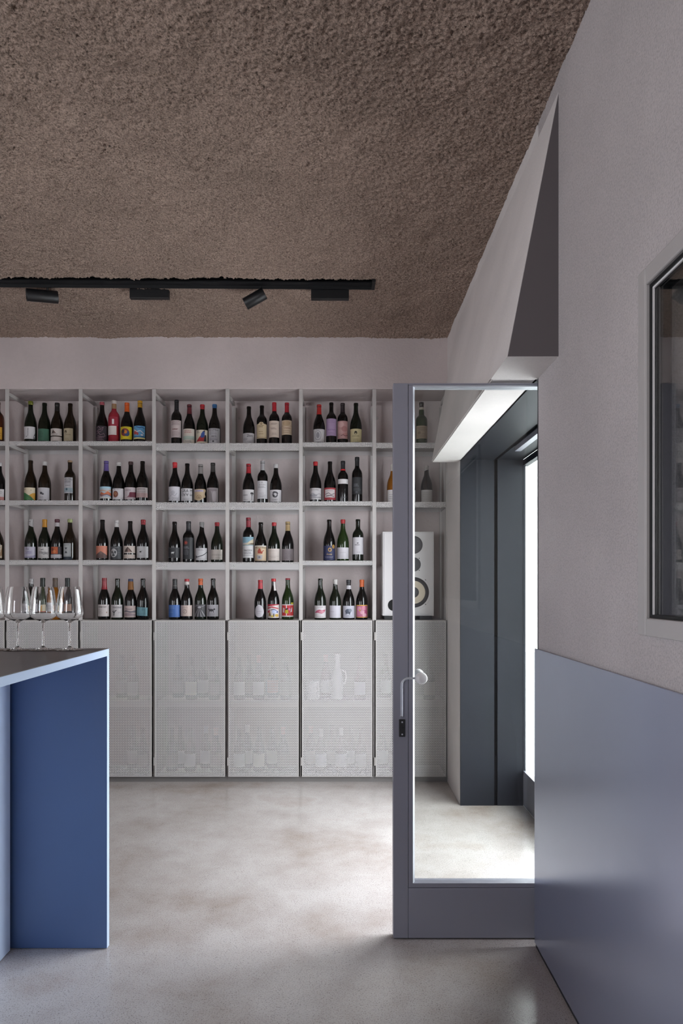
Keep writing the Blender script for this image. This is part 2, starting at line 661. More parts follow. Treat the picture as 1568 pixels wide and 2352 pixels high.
# cladding sheet on the lower wall
cl = empty('trim_1')
tag(cl, 'satin grey-blue metal wainscot sheet below the stucco wall', 'wainscot', kind='structure')
box('cladding_sheet', M_CLAD, WX - 0.010, WX - 0.0005, YN, D0 + 0.004, 0.016, 1.097, cl, bev=0.0015)
bb = box('baseboard_right', simple('dark_base_strip', '#23262c', 0.6), WX - 0.006, WX - 0.0005, YN, D0, 0.0, 0.016)  # recessed strip in one even dark tone
tag(bb, 'dark recessed skirting strip under the metal wainscot', 'skirting', kind='structure')

# window in the near wall
w1 = empty('window_1')
tag(w1, 'grey framed window with dark reflective glass in the stucco wall', 'window', kind='structure')
fo = 0.042
for nm, a in (('far_frame', (WY1, WY1 + fo, WZ0 - fo, WZ1 + fo)), ('near_frame', (WY0 - fo, WY0, WZ0 - fo, WZ1 + fo)),
              ('sill_frame', (WY0, WY1, WZ0 - fo, WZ0)), ('head_frame', (WY0, WY1, WZ1, WZ1 + fo))):
    mb = MB()
    mb.box(WX - 0.014, WX + 0.02, a[0], a[1], a[2], a[3], 0.004)
    mb.build('window_' + nm, M_WINFR, w1)
g = 0.008
mb = MB()
mb.box(WX - 0.004, WX + 0.045, WY1 - g, WY1, WZ0, WZ1)
mb.box(WX - 0.004, WX + 0.045, WY0, WY0 + g, WZ0, WZ1)
mb.box(WX - 0.004, WX + 0.045, WY0 + g, WY1 - g, WZ0, WZ0 + g)
mb.box(WX - 0.004, WX + 0.045, WY0 + g, WY1 - g, WZ1 - g, WZ1)
mb.build('gasket', M_RUBBER, w1)
mb = MB()
s0, s1 = g, g + 0.006
mb.box(WX - 0.0005, WX + 0.003, WY1 - g - .005, WY1 - g, WZ0 + g, WZ1 - g)
mb.box(WX - 0.0005, WX + 0.003, WY0 + g, WY1 - g - .005, WZ1 - g - .005, WZ1 - g)
mb.build('spacer_bar', M_WHITE, w1)
box('window_pane', M_WPANE, WX + 0.004, WX + 0.008, WY0 + g, WY1 - g, WZ0 + g, WZ1 - g, w1)
box('window_pane', M_WPANE, WX + 0.022, WX + 0.026, WY0 + g, WY1 - g, WZ0 + g, WZ1 - g, w1)
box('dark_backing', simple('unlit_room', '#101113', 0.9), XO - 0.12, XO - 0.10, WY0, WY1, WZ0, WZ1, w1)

# ================================================================== DOOR LEAF
DY0, DY1 = 2.560, 2.606
DX0, DX1 = PX(903, DY0), 1.060
DZ0, DZ1 = 0.006, PZ(880, DY0)
door = empty('door_1', (DX1, DY1, 0))
tag(door, 'grey framed glass door standing open into the bar', 'door', kind='structure')


def dpart(name, mat, x0, x1, y0, y1, z0, z1, par=None, bev=0.0):
    o = MB().box(x0 - DX1, x1 - DX1, y0 - DY1, y1 - DY1, z0, z1, bev).build(name, mat, par or door)
    return o


sx = PX(937, DY0)
bx1 = PX(948, DY0)
zb = PZ(2029, DY0)
zt = PZ(884, DY0)
dpart('lock_stile', M_DOORF, DX0, sx, DY0, DY1, DZ0, DZ1, bev=0.0015)
dpart('hinge_stile', M_DOORF, DX1 - 0.06, DX1, DY0, DY1, DZ0, DZ1, bev=0.0015)
dpart('bottom_rail', M_DOORF, sx + 0.0008, DX1 - 0.061, DY0, DY1, DZ0, zb - 0.018, bev=0.0015)
dpart('top_rail', M_DOORF, sx + 0.0008, DX1 - 0.061, DY0, DY1, zt, DZ1, bev=0.001)
dpart('glazing_bead', M_DOORF, sx + 0.0015, bx1, DY0 + 0.001, DY1 - 0.001, zb - 0.016, zt - 0.001)
ch = 0.008
MB().poly([(bx1 - DX1, DY0 + .001 - DY1, zb), (bx1 + ch - DX1, DY0 + .001 + ch * 1.6 - DY1, zb), (bx1 - DX1, DY0 + .001 + ch * 1.6 - DY1, zb),
           (bx1 - DX1, DY0 + .001 - DY1, zt - .006), (bx1 + ch - DX1, DY0 + .001 + ch * 1.6 - DY1, zt - .006), (bx1 - DX1, DY0 + .001 + ch * 1.6 - DY1, zt - .006)],
          [(0, 1, 2), (3, 5, 4), (0, 3, 4, 1), (1, 4, 5, 2), (2, 5, 3, 0)]).build('lit_bead_edge', M_BEAD, door)  # added strip: bright bead edge put into its shape and pale colour
dpart('glazing_bead', M_DOORF, bx1, DX1 - 0.061, DY0 + 0.001, DY1 - 0.001, zb - 0.016, zb)
dpart('glazing_bead', M_BEAD, bx1, DX1 - 0.061, DY0 + 0.001, DY1 - 0.001, zt - 0.006, zt - 0.001)  # pale tone puts the light under the top bead into its colour
dpart('glazing_bead', M_DOORF, DX1 - 0.076, DX1 - 0.061, DY0 + 0.001, DY1 - 0.001, zb, zt - 0.006)
dpart('pane', M_PANE, bx1 - 0.006, DX1 - 0.07, DY0 + 0.020, DY0 + 0.028, zb - 0.008, zt - 0.003)
dpart('drop_seal', M_RUBBER, DX0 + 0.005, DX1 - 0.005, DY0 + 0.01, DY1 - 0.01, 0.0, DZ0)


def handle(side):
    yb = (DY0 if side < 0 else DY1) - DY1
    off = 0.030 * side
    y = yb + off
    hx, kx = PX(922, 2.53) - DX1, PX(967, 2.53) - DX1
    z0, z1 = PZ(1648, 2.53), PZ(1558, 2.53)
    h = empty('handle')
    h.parent = door
    pts = [(hx, yb, z0), (hx, yb + off * .6, z0 + .001), (hx, y, z0 + .008)]
    pts += [(hx, y, z0 + .03), (hx, y, z1 - .03)]
    for k in range(1, 7):
        t = k / 6 * math.pi / 2
        pts.append((hx + .024 * (1 - math.cos(t)), y, z1 - .024 + .024 * math.sin(t)))
    pts.append((kx - .01, y, z1))
    MB().tube(pts, 0.0042).build('lever', M_WHITE if side > 0 else M_BEAD, h, smooth=True)  # outer lever white: daylight on it put into its colour
    prof = [(0, -.017), (.014, -.017), (.0195, -.013), (.0222, -.005), (.0222, .005), (.0195, .013), (.014, .017), (0, .017)]
    MB().lathe(prof, 28, dirmat((kx, y, z1), (0.35, side, 0.1))).build('knob', M_WHITE, h, smooth=True)


handle(-1)
handle(1)
lk = dpart('lock_plate', M_BLACK, PX(916, DY0), PX(930, DY0), DY0 - 0.006, DY0 + 0.001, PZ(1692, DY0), PZ(1652, DY0), bev=0.0018)
for v in (1658, 1686):
    MB().lathe([(0, 0), (.003, 0), (.003, .002), (0, .0022)], 12, dirmat((PX(923, DY0) - DX1, DY0 - 0.006 - DY1, PZ(v, DY0)), (0, -1, 0))).build('screw', M_BEAD, lk)
MB().lathe([(0, 0), (.0055, 0), (.0055, .004), (0, .004)], 18, dirmat((PX(923, DY0) - DX1, DY0 - 0.006 - DY1, PZ(1670, DY0)), (0, -1, 0))).build('keyhole', M_RUBBER, lk)

# ================================================================== CEILING TRACK
tr = empty('lighting_track', (0.187, 3.868, ZC))
tr.rotation_euler = (0, 0, math.atan(TS))
tag(tr, 'long black lighting track recessed into the brown ceiling', 'track light')


def channel(x0, x1, endcap):
    mb = MB()
    mb.box(x0, x1, -0.006, 0.0, -0.012, 0.10)
    mb.box(x0, x1, -0.112, -0.106, 0.014, 0.10)
    mb.box(x0, x1, -0.106, -0.006, 0.085, 0.10)
    mb.box(x0, x1, -0.050, -0.006, 0.004, 0.012)
    if endcap:
        mb.box(x1 - 0.018, x1, -0.106, 0.0, -0.013, 0.085)
    return mb.build('track_channel', M_BLACK, tr)


channel(-1.533, 0.0, True)
channel(-3.40, -1.5345, False)


def driver(u0, u1, vb):
    Y = 3.872
    x0, x1 = PX(u0, Y), PX(u1, Y)
    z0 = PZ(vb, Y)
    ex = tag(empty('driver_box', ((x0 + x1) / 2, Y, z0)), '', '')
    hw = (x1 - x0) / 2
    MB().box(-hw, hw, 0.001, 0.031, 0, ZC + 0.004 - z0, 0.002).build('casing', M_BLACK, ex)
    MB().box(-hw + .012, hw - .012, -0.0004, 0.0009, 0.034, 0.0375).build('casing_slot', M_RUBBER, ex)
    return ex


tag(driver(297, 387, 684), 'flat black driver box on the track between two spotlights', 'driver box', 'driver boxes on the track')
tag(driver(714, 801, 686), 'flat black driver box nearest the end of the track', 'driver box', 'driver boxes on the track')


def spot(label, cu, cv, d, L, R, su):
    Y = 3.855
    d = Vector(d).normalized()
    c = Vector((PX(cu, Y), Y, PZ(cv, Y)))
    e = tag(empty('spotlight', c), label, 'spotlight', 'black cylinder spotlights on the track')
    prof = [(R * .80, -L / 2 + .028), (R * .82, -L / 2 + .004), (R * .93, -L / 2), (R, -L / 2 + .003), (R, L / 2 - .003), (R * .96, L / 2), (0, L / 2)]
    b = MB().lathe(prof, 36, dirmat((0, 0, 0), -d)).build('barrel', M_BLACK, e, smooth=True)
    MB().lathe([(0, -L / 2 + .03), (R * .8, -L / 2 + .026)], 30, dirmat((0, 0, 0), -d)).build('lens', simple('dark_lens', '#2b2b2e', 0.15), b)
    sxw = PX(su, Y) - c.x
    MB().tube([(sxw, 0, ZC + .01 - c.z), (sxw, 0, ZC - 0.02 - c.z), (sxw * .55, 0, R * .4)], 0.006, 12).build('stem', M_BLACK, e, smooth=True)
    return e


spot('black cylinder spotlight pointing sideways with its dark front visible', 97, 680, (-.88, -.46, -.10), .165, .034, 109)
spot('black cylinder spotlight tilted steeply downwards', 585, 686, (-.886, .083, -.464), .126, .033, 600)
# ================================================================== SHELVING
XE = 0.722                     # outermost upright
PIT = 0.499


def post_x(i):                 # i = 0 next to the doorway, counting away from it
    return XE - PIT * i


NB = 7                         # bays; bay index b = 0 (by the door) .. 6 (cut by the frame)
ZTOP = 2.670
ZCAB = 1.100
sh = empty('wine_shelving', (0, YF, 0))
tag(sh, 'tall pale metal wine shelving with perforated trays across the back wall', 'shelving')
LO = {'y': YF}


def spart(name, mat, x0, x1, y0, y1, z0, z1, par=None, bev=0.0):
    return MB().box(x0, x1, y0 - YF, y1 - YF, z0, z1, bev).build(name, mat, par or sh)


# shelf heights (front edge, pixel rows of the photo) and lip depth per bay
TRAY = {}
for b in range(NB):
    deep = b in (2, 3)                     # two middle bays hang lower with deeper lips
    for r, v in enumerate(((1018, 1154, 1291.5) if deep else (1013.5, 1149.5, 1286.5)) if b != 1 else (1016, 1151.5, 1288)):
        if b == 0 and r == 2:
            continue
        if b == 0:
            v += 3.5
        TRAY[(b, r)] = (PZ(v, YF), 0.050 if deep else (0.036 if b == 0 else 0.030))

post_me = None
for i in range(NB + 1):
    x = post_x(i)
    mb = MB()
    mb.box(x - 0.0125, x + 0.0125, 0.0, 0.004, ZCAB, ZTOP)
    mb.box(x - 0.0125, x - 0.0085, 0.004, 0.028, ZCAB, ZTOP)
    mb.box(x - 0.0055, x - 0.0005, 0.0, 0.022, 0.0385, ZCAB)
    mb.build('front_post', M_SHELF, sh)
    MB().box(x - 0.0125, x + 0.0125, 0.022, 0.030, 0.0385, ZCAB - 0.005).build('gap_shade_strip', simple('door_gap_shade', '#242222', 0.8), sh)  # added dark strip; shade between the doors put into its colour
    mb = MB()
    mb.box(x - 0.014, x + 0.014, 0.276, 0.304, 0.0, ZTOP - 0.05)
    rp = mb.build('rear_post', M_SHELF, sh)
    zs = [ZTOP - 0.03] + sorted({round(TRAY[k][0] - 0.022, 4) for k in TRAY if k[0] in (i, i - 1)})
    seen = []
    for z in zs:
        if any(abs(z - q) < 0.03 for q in seen):
            continue
        seen.append(z)
        spart('side_bar', M_SHELF, x - 0.009, x + 0.009, YF + 0.005, YB - 0.035, z - 0.011, z + 0.011)
    if i:
        MB().lathe([(0, 0), (.009, 0), (.009, .004), (.004, .006), (0, .006)], 16, dirmat((x + 0.035, YB - YF - 0.0005, 2.55), (0, -1, 0))).build('wall_fixing', M_SHELF, sh)

for (b, r), (z, lip) in TRAY.items():
    x1, x0 = post_x(b) - 0.0135, post_x(b + 1) + 0.0135
    t = spart('tray', M_PERF_XY, x0, x1, YF + 0.003, YB - 0.012, z - 0.002, z)
    spart('front_lip', M_PERF_XZ, x0, x1, YF + 0.0005, YF + 0.0025, z - lip, z + 0.0005, t)
    spart('back_lip', M_PERF_XZ, x0, x1, YB - 0.014, YB - 0.0125, z - lip, z - 0.002, t)

# ------------------------------------------------------------------ cabinets with perforated doors
CABL = ['standing next to the doorway, under the white loudspeaker', 'under the bottle with the orange capsule and pink label',
        'under the bottle with the egg-shaped label', 'under the bottle with the plain blue label',
        'half hidden by the end panel of the blue bar', 'behind the row of wine glasses', 'at the very edge of the frame']
for b in range(NB):
    x1, x0 = post_x(b), post_x(b + 1)
    xm = (x0 + x1) / 2
    c = empty('cabinet', (xm, YF, 0))
    tag(c, 'pale perforated metal cabinet ' + CABL[b], 'cabinet', 'perforated cabinets below the wine shelves')
    hw = PIT / 2

    def cp(name, mat, a0, a1, y0, y1, z0, z1, par=None, bev=0.0):
        return MB().box(a0, a1, y0, y1, z0, z1, bev).build(name, mat, par or c)

    cp('top_panel', M_SHELF, -hw + .0135, hw - .0135, 0.0006, 0.295, ZCAB - 0.004, ZCAB)
    cp('back_panel', M_CABIN, -hw + .0155, hw - .0155, 0.2705, 0.2745, 0.044, ZCAB - .005)
    for q in (-1, 1):
        cp('side_panel', M_CABIN, q * (hw - .016) - .0012, q * (hw - .016) + .0012, 0.031, 0.270, 0.044, ZCAB - .005)
    cp('inner_shelf', M_INSH, -hw + .018, hw - .018, 0.055, 0.270, 0.538, 0.542)
    cp('shelf_lip', M_INSH, -hw + .0135, hw - .0135, 0.053, 0.055, 0.500, 0.542)
    cp('bottom_panel', M_SHELF, -hw + .0135, hw - .0135, 0.031, 0.290, 0.040, 0.044)
    cp('plinth', M_PLINTH, -hw + .0001, hw - .0001, 0.008, 0.028, 0.0, 0.038)
    # door: punched sheet with a folded rim, hung on two pin hinges
    a0, a1, z0, z1 = -hw + 0.0085, hw - 0.0135, 0.040, 1.0965
    d = cp('door', M_PERF_XZ, a0 + .006, a1 - .006, -0.0165, -0.0150, z0 + .006, z1 - .006)
    mb = MB()
    for q in ((a0, a0 + .006, z0, z1), (a1 - .006, a1, z0, z1), (a0 + .006, a1 - .006, z0, z0 + .006), (a0 + .006, a1 - .006, z1 - .006, z1)):
        mb.box(q[0], q[1], -0.0170, -0.001, q[2], q[3])
    mb.build('door_rim', M_SHELF, d)
    for zc in (PZ(1461, YF), PZ(1748, YF)):
        MB().lathe([(0, -.027), (.0045, -.027), (.0045, .027), (0, .027)], 14, Matrix.Translation((a0 - 0.0050, -0.012, zc))).build('hinge', M_SHELF, d, smooth=True)

# ================================================================== LOUDSPEAKER
YS = 4.70
sp = empty('loudspeaker', (PX(937, YS), YS, ZCAB))
tag(sp, 'white box loudspeaker with dark drivers on the shelf beside the doorway', 'loudspeaker')
sw = PX(996, YS) - PX(878, YS)
z0s, z1s = PZ(1414.5, YS) - ZCAB, PZ(1221, YS) - ZCAB
SXC = PX(937, YS)


def sdir(u, v, dy=0.0):
    return Vector((PX(u, YS) - SXC, dy, PZ(v, YS) - ZCAB))


mb = MB()
mb.box(-sw / 2, sw / 2, 0.0, 0.235, z0s, z1s, 0.003)
mb.build('cabinet_box', M_WHITE, sp)
MB().box(-sw / 2 + .010, sw / 2 - .010, -0.004, 0.001, z0s + .010, z1s - .010, 0.0015).build('baffle', M_WHITE, sp)
for q in (-1, 1):
    MB().box(q * sw / 2 - q * .012 - (0.085 if q > 0 else 0), q * sw / 2 - q * .012 + (0.085 if q < 0 else 0), 0.01, 0.22, 0.0, z0s, 0.002).build('foot', M_BLACK, sp)
PXM = F / YS


def ring(name, mat, u, v, prof, par=sp, smooth=True):
    return MB().lathe(prof, 48, dirmat(sdir(u, v, -0.004), (0, -1, 0))).build(name, mat, par, smooth=smooth)


M_CONE = simple('cream_paper_cone', '#d9cdb9', 0.75, bump=(400, .0005, .2))
M_DCONE = simple('dark_cone', '#34353a', 0.45)
M_SURR = simple('dark_foam_surround', '#25252b', 0.7)
# tweeter-top dome, midrange, woofer and port, at their places on the baffle
rt, rm, rw, rp_ = 20.0 / PXM, 16.3 / PXM, 35.0 / PXM, 13.2 / PXM
uc = 949.5
t = ring('upper_driver', M_DCONE, uc, 1251.7, [(0, .007), (rt * .3, .006), (rt * .62, .002), (rt * .86, .004), (rt, .004), (rt, 0)])
ring('driver_rim', M_SURR, uc, 1251.7, [(rt * .93, .0045), (rt * 1.02, .0045), (rt * 1.02, 0)], t)
md = ring('middle_driver', M_DCONE, uc, 1296.5, [(0, .006), (rm * .35, .005), (rm * .7, .0015), (rm * .9, .004), (rm, .004), (rm, 0)])
ring('driver_rim', M_WHITE, uc, 1296.5, [(rm, .0035), (rm * 1.26, .0035), (rm * 1.28, 0)], md)
wf = ring('woofer_surround', M_SURR, uc, 1360.5, [(rw * .74, .003), (rw * .80, .007), (rw * .90, .009), (rw * .98, .006), (rw, .004), (rw, 0)])
prof = []
for k in range(27):                      # ribbed paper cone
    q = .30 + .46 * k / 26
    prof.append((rw * q, .0016 + .0026 * (q - .3) / .45 + (.0005 if k % 4 in (0, 1) else -.0005)))
ring('woofer_cone', M_CONE, uc, 1360.5, prof, wf)
ring('dust_cap', M_DCONE, uc, 1360.5, [(0, .009), (rw * .15, .008), (rw * .26, .005), (rw * .345, .0015)], wf)
ring('woofer_rim', M_WHITE, uc, 1360.5, [(rw, .0035), (rw * 1.14, .0035), (rw * 1.15, 0)], wf)
for (u, v) in ((962, 1282.5), (962, 1310), (937, 1282.5), (937, 1310), (976.5, 1332), (976.5, 1388), (922.5, 1332), (922.5, 1388)):
    ring('bolt', M_BLACK, u, v, [(0, .006), (.0033, .006), (.0033, .002)], smooth=False)
ring('bass_port', simple('port_black', '#060607', 0.8), 903.5, 1390, [(0, .0012), (rp_ * .93, .0012), (rp_, .002), (rp_, 0)], smooth=False)

# ================================================================== BAR
bar = empty('bar_counter', (-0.856, 2.494, 0))
tag(bar, 'blue bar counter with dark top and overhanging edge', 'bar counter')
BX, BY = -0.856, 2.494


def bp(name, mat, x0, x1, y0, y1, z0, z1, bev=0.0, par=None):
    return MB().box(x0 - BX, x1 - BX, y0 - BY, y1 - BY, z0, z1, bev).build(name, mat, par or bar)


bp('countertop', M_LITEDGE, -3.2, BX, 0.95, 2.516, 1.070, 1.0955, 0.0008)
bp('top_inlay', M_BARTOP, -3.199, BX - 0.0012, 0.951, 2.5148, 1.0955, 1.0975)
bp('panel_edge', M_LITEDGE, BX - .0012, BX, 2.494, 2.516, 0.003, 1.0698)
bp('end_panel', M_BLUE, -1.26, BX - .0012, 2.494, 2.516, 0.003, 1.0698, 0.0008)
bp('body_front', M_LITFRONT, -1.225, -1.203, 1.0, 2.480, 0.003, 1.0698, 0.0008)
bp('body_core', M_BLUE, -3.1, -1.2255, 1.02, 2.493, 0.0, 1.0698)
bp('shadow_fillet', M_BLACK, -1.2253, -1.212, 2.4802, 2.4935, 0.0, 1.0698)  # black filler; shade of the gap by the end panel put into colour

# wine glasses in a row along the far edge of the counter
GP = [(0.0, .0010), (.0455, .0010), (.0470, .0018), (.0465, .0026), (.030, .0042), (.012, .0075), (.0058, .014), (.0043, .030), (.0038, .060),
      (.0042, .088), (.0060, .0985), (.0120, .1035), (.0300, .1120), (.0430, .1205), (.0464, .1300), (.0458, .1420), (.0420, .1800), (.0370, .2140), (.0333, .2262),
      (.0323, .2262), (.0360, .2140), (.0410, .1800), (.0448, .1420), (.0453, .1305), (.0420, .1216), (.0292, .1134), (.0110, .1052), (.0, .1042)]
GL = ['wine glass on the bar cut by the edge of the picture', 'wine glass on the bar, second in the row from the picture edge',
      'wine glass standing in the middle of the three whole glasses', 'wine glass nearest the pointed corner of the bar']
for (u, lb) in zip((-19, 41, 99, 160), GL):
    Yg = 2.437
    g = empty('wine_glass', (PX(u, Yg), Yg, 1.0975))
    tag(g, lb, 'wine glass', 'wine glasses on the bar')
    MB().lathe(GP, 48).build('glass', M_CRYST, g, smooth=True)
# ================================================================== BOTTLES
REG = {'A': (0, 880, 1568 / 360), 'B': (0, 1160, 1568 / 360), 'C': (340, 880, 1568 / 360), 'D': (340, 1160, 1568 / 360),
       'E': (680, 880, 1568 / 380), 'F': (680, 1160, 1568 / 380)}
YBOT = 4.740
SHAPES = {   # (height fraction, radius fraction)
    'b': [(.0, .90), (.012, .98), (.03, 1), (.40, 1), (.46, .985), (.53, .92), (.60, .80), (.67, .62), (.73, .475), (.78, .405), (.84, .37), (.935, .35), (.938, .385), (.985, .385), (1, .36)],
    'x': [(.0, .90), (.012, .98), (.03, 1), (.60, 1), (.645, .975), (.69, .87), (.725, .69), (.755, .51), (.785, .425), (.82, .395), (.94, .385), (.943, .42), (.985, .42), (1, .39)],
    'p': [(.0, .90), (.012, .98), (.03, 1), (.56, 1), (.61, .97), (.65, .84), (.68, .62), (.71, .46), (.76, .47), (.81, .43), (.93, .35), (.935, .40), (.985, .40), (1, .37)],
}
RAD = {'b': 0.0415, 'x': 0.0365, 'p': 0.0375}
GLASSC = {'k': ('#0b0a0a', .10), 'g': ('#10160e', .10), 'n': ('#1a120a', .10), 'r': ('#8c2330', .10), 'a': ('#7a4a12', .10), 'o': ('#3a1a0c', .1), 'v': ('#1d2e12', .1)}


def prof_r(shape, R, h, z):
    pr = SHAPES[shape]
    q = max(0, min(1, z / h))
    for (a, ra), (b, rb) in zip(pr[:-1], pr[1:]):
        if a <= q <= b:
            return R * (ra + (rb - ra) * (q - a) / max(1e-6, b - a))
    return R * pr[-1][1]


def clip(poly, axis, val, keep_less):
    out = []
    n = len(poly)
    for i in range(n):
        p, q = poly[i], poly[(i + 1) % n]
        ip = (p[axis] <= val) if keep_less else (p[axis] >= val)
        iq = (q[axis] <= val) if keep_less else (q[axis] >= val)
        if ip:
            out.append(p)
        if ip != iq:
            t = (val - p[axis]) / (q[axis] - p[axis])
            out.append((p[0] + t * (q[0] - p[0]), p[1] + t * (q[1] - p[1])))
    return out


TXT = {}


def text_mesh(s):
    if s not in TXT:
        cu = bpy.data.curves.new('txt', 'FONT')
        cu.body = s
        cu.resolution_u = 2
        o = bpy.data.objects.new('txt', cu)
        COL.objects.link(o)
        dg = bpy.context.evaluated_depsgraph_get()
        dg.update()
        ev = o.evaluated_get(dg)
        m = ev.to_mesh()
        vs = [(v.co.x, v.co.y) for v in m.vertices]
        fs = [tuple(p.vertices) for p in m.polygons]
        ev.to_mesh_clear()
        bpy.data.objects.remove(o)
        bpy.data.curves.remove(cu)
        x0, x1 = min(v[0] for v in vs), max(v[0] for v in vs)
        y0, y1 = min(v[1] for v in vs), max(v[1] for v in vs)
        TXT[s] = ([((x - x0) / (x1 - x0) - .5, (y - y0) / (y1 - y0) - .5) for x, y in vs], fs)
    return TXT[s]


class Print:
    """flat print wrapped on the bottle wall"""

    def __init__(self, shape, R, h, half, zlo, zhi, uoff=0.0):
        self.a = (shape, R, h)
        self.half, self.zlo, self.zhi, self.uoff = half, zlo, zhi, uoff
        self.sh = 0.0
        self.v, self.f, self.mi, self.mats = [], [], [], []

    def m(self, col):
        mt = ink(col)
        if mt not in self.mats:
            self.mats.append(mt)
        return self.mats.index(mt)

    def put(self, u, v, lift):
        z = self.zlo + v * (self.zhi - self.zlo)
        r = prof_r(*self.a, z) + lift
        a = u * self.half + self.uoff
        self.v.append((r * math.sin(a), -r * math.cos(a), z))
        return len(self.v) - 1

    def poly(self, col, pts, lift):
        k = self.m(col)
        us = [p[0] for p in pts]
        vs = [p[1] for p in pts]
        nu = max(1, int(math.ceil((max(us) - min(us)) / 0.16)))
        nv = 1 if (max(vs) - min(vs)) < .34 else 3
        for i in range(nu):
            lo = min(us) + (max(us) - min(us)) * i / nu
            hi = min(us) + (max(us) - min(us)) * (i + 1) / nu
            s = clip(clip(pts, 0, lo, False), 0, hi, True) if nu > 1 else pts
            if len(s) < 3:
                continue
            for j in range(nv):
                l2 = min(vs) + (max(vs) - min(vs)) * j / nv
                h2 = min(vs) + (max(vs) - min(vs)) * (j + 1) / nv
                s2 = clip(clip(s, 1, l2, False), 1, h2, True) if nv > 1 else s
                if len(s2) < 3:
                    continue
                self.f.append([self.put(u, v, lift) for u, v in s2])
                self.mi.append(k)

    def art(self, items):
        lift = 0.0011
        for it in items:
            k, col = it[0], it[1]
            if k == 'r':
                _, _, a, b, c, d = it
                self.poly(col, [(a, b), (c, b), (c, d), (a, d)], lift)
            elif k == 'e':
                _, _, u, v, ru, rv = it
                self.poly(col, [(u + ru * math.cos(t), v + rv * math.sin(t)) for t in [2 * math.pi * i / 20 for i in range(20)]], lift)
            elif k == 'p':
                self.poly(col, list(it[2]), lift)
            elif k == 'l':
                pts, w = it[2], it[3]
                asp = self.half * self.a[1] / max(.01, self.zhi - self.zlo)
                for (p, q) in zip(pts[:-1], pts[1:]):
                    dx, dy = (q[0] - p[0]) * asp, q[1] - p[1]
                    L = math.hypot(dx, dy) or 1
                    ox, oy = -dy / L * w / asp, dx / L * w
                    self.poly(col, [(p[0] - ox, p[1] - oy), (q[0] - ox, q[1] - oy), (q[0] + ox, q[1] + oy), (p[0] + ox, p[1] + oy)], lift)
            elif k == 's':          # rows of small illegible print
                _, _, u0, u1, v0, v1, n = it
                for i in range(n):
                    v = v0 + (v1 - v0) * (i / max(1, n - 1))
                    e = u1 - random.random() * .25 * (u1 - u0)
                    x = u0 + random.random() * .12 * (u1 - u0)
                    while x < e:
                        w = random.uniform(.08, .22)
                        self.poly(col, [(x, v - .016), (min(e, x + w), v - .016), (min(e, x + w), v + .016), (x, v + .016)], lift)
                        x += w + .05
            elif k == 't':
                _, _, s, u, v, wu, hv = it
                vs, fs = text_mesh(s)
                kk = self.m(col)
                ids = [self.put(u + self.sh + x * wu * .84, v + y * hv, lift + .0002) for x, y in vs]
                for f in fs:
                    self.f.append([ids[i] for i in f])
                    self.mi.append(kk)
            lift += 0.00012


def outline(shape):
    if shape == 'rect':
        return [(-1, 0), (1, 0), (1, 1), (-1, 1)]
    if shape == 'egg':
        return [((.80 - .10 * math.sin(t)) * math.cos(t), .5 + .5 * math.sin(t)) for t in [2 * math.pi * i / 32 for i in range(32)]]
    if shape == 'arch':
        return [(-1, 0), (1, 0), (1, .87), (.38, .90), (.30, .97), (.12, 1.0), (-.12, 1.0), (-.30, .97), (-.38, .90), (-1, .87)]
    if shape == 'cut':
        return [(-1, .14), (-.3, .02), (0, 0), (.42, .12), (.62, .26), (.84, .27), (.95, .36), (.80, .55), (.86, .72), (1, .86), (.95, .98), (.6, 1), (-1, .98)]
    if shape == 'tilt':
        return [(-1, .07), (.95, 0), (.97, .90), (-1, 1)]
    if shape == 'round':
        return [(-.92, 0), (.92, 0), (1, .10), (1, .90), (.92, 1), (-.92, 1), (-1, .90), (-1, .10)]


BOT_GROUP = 'wine bottles on the open shelves'


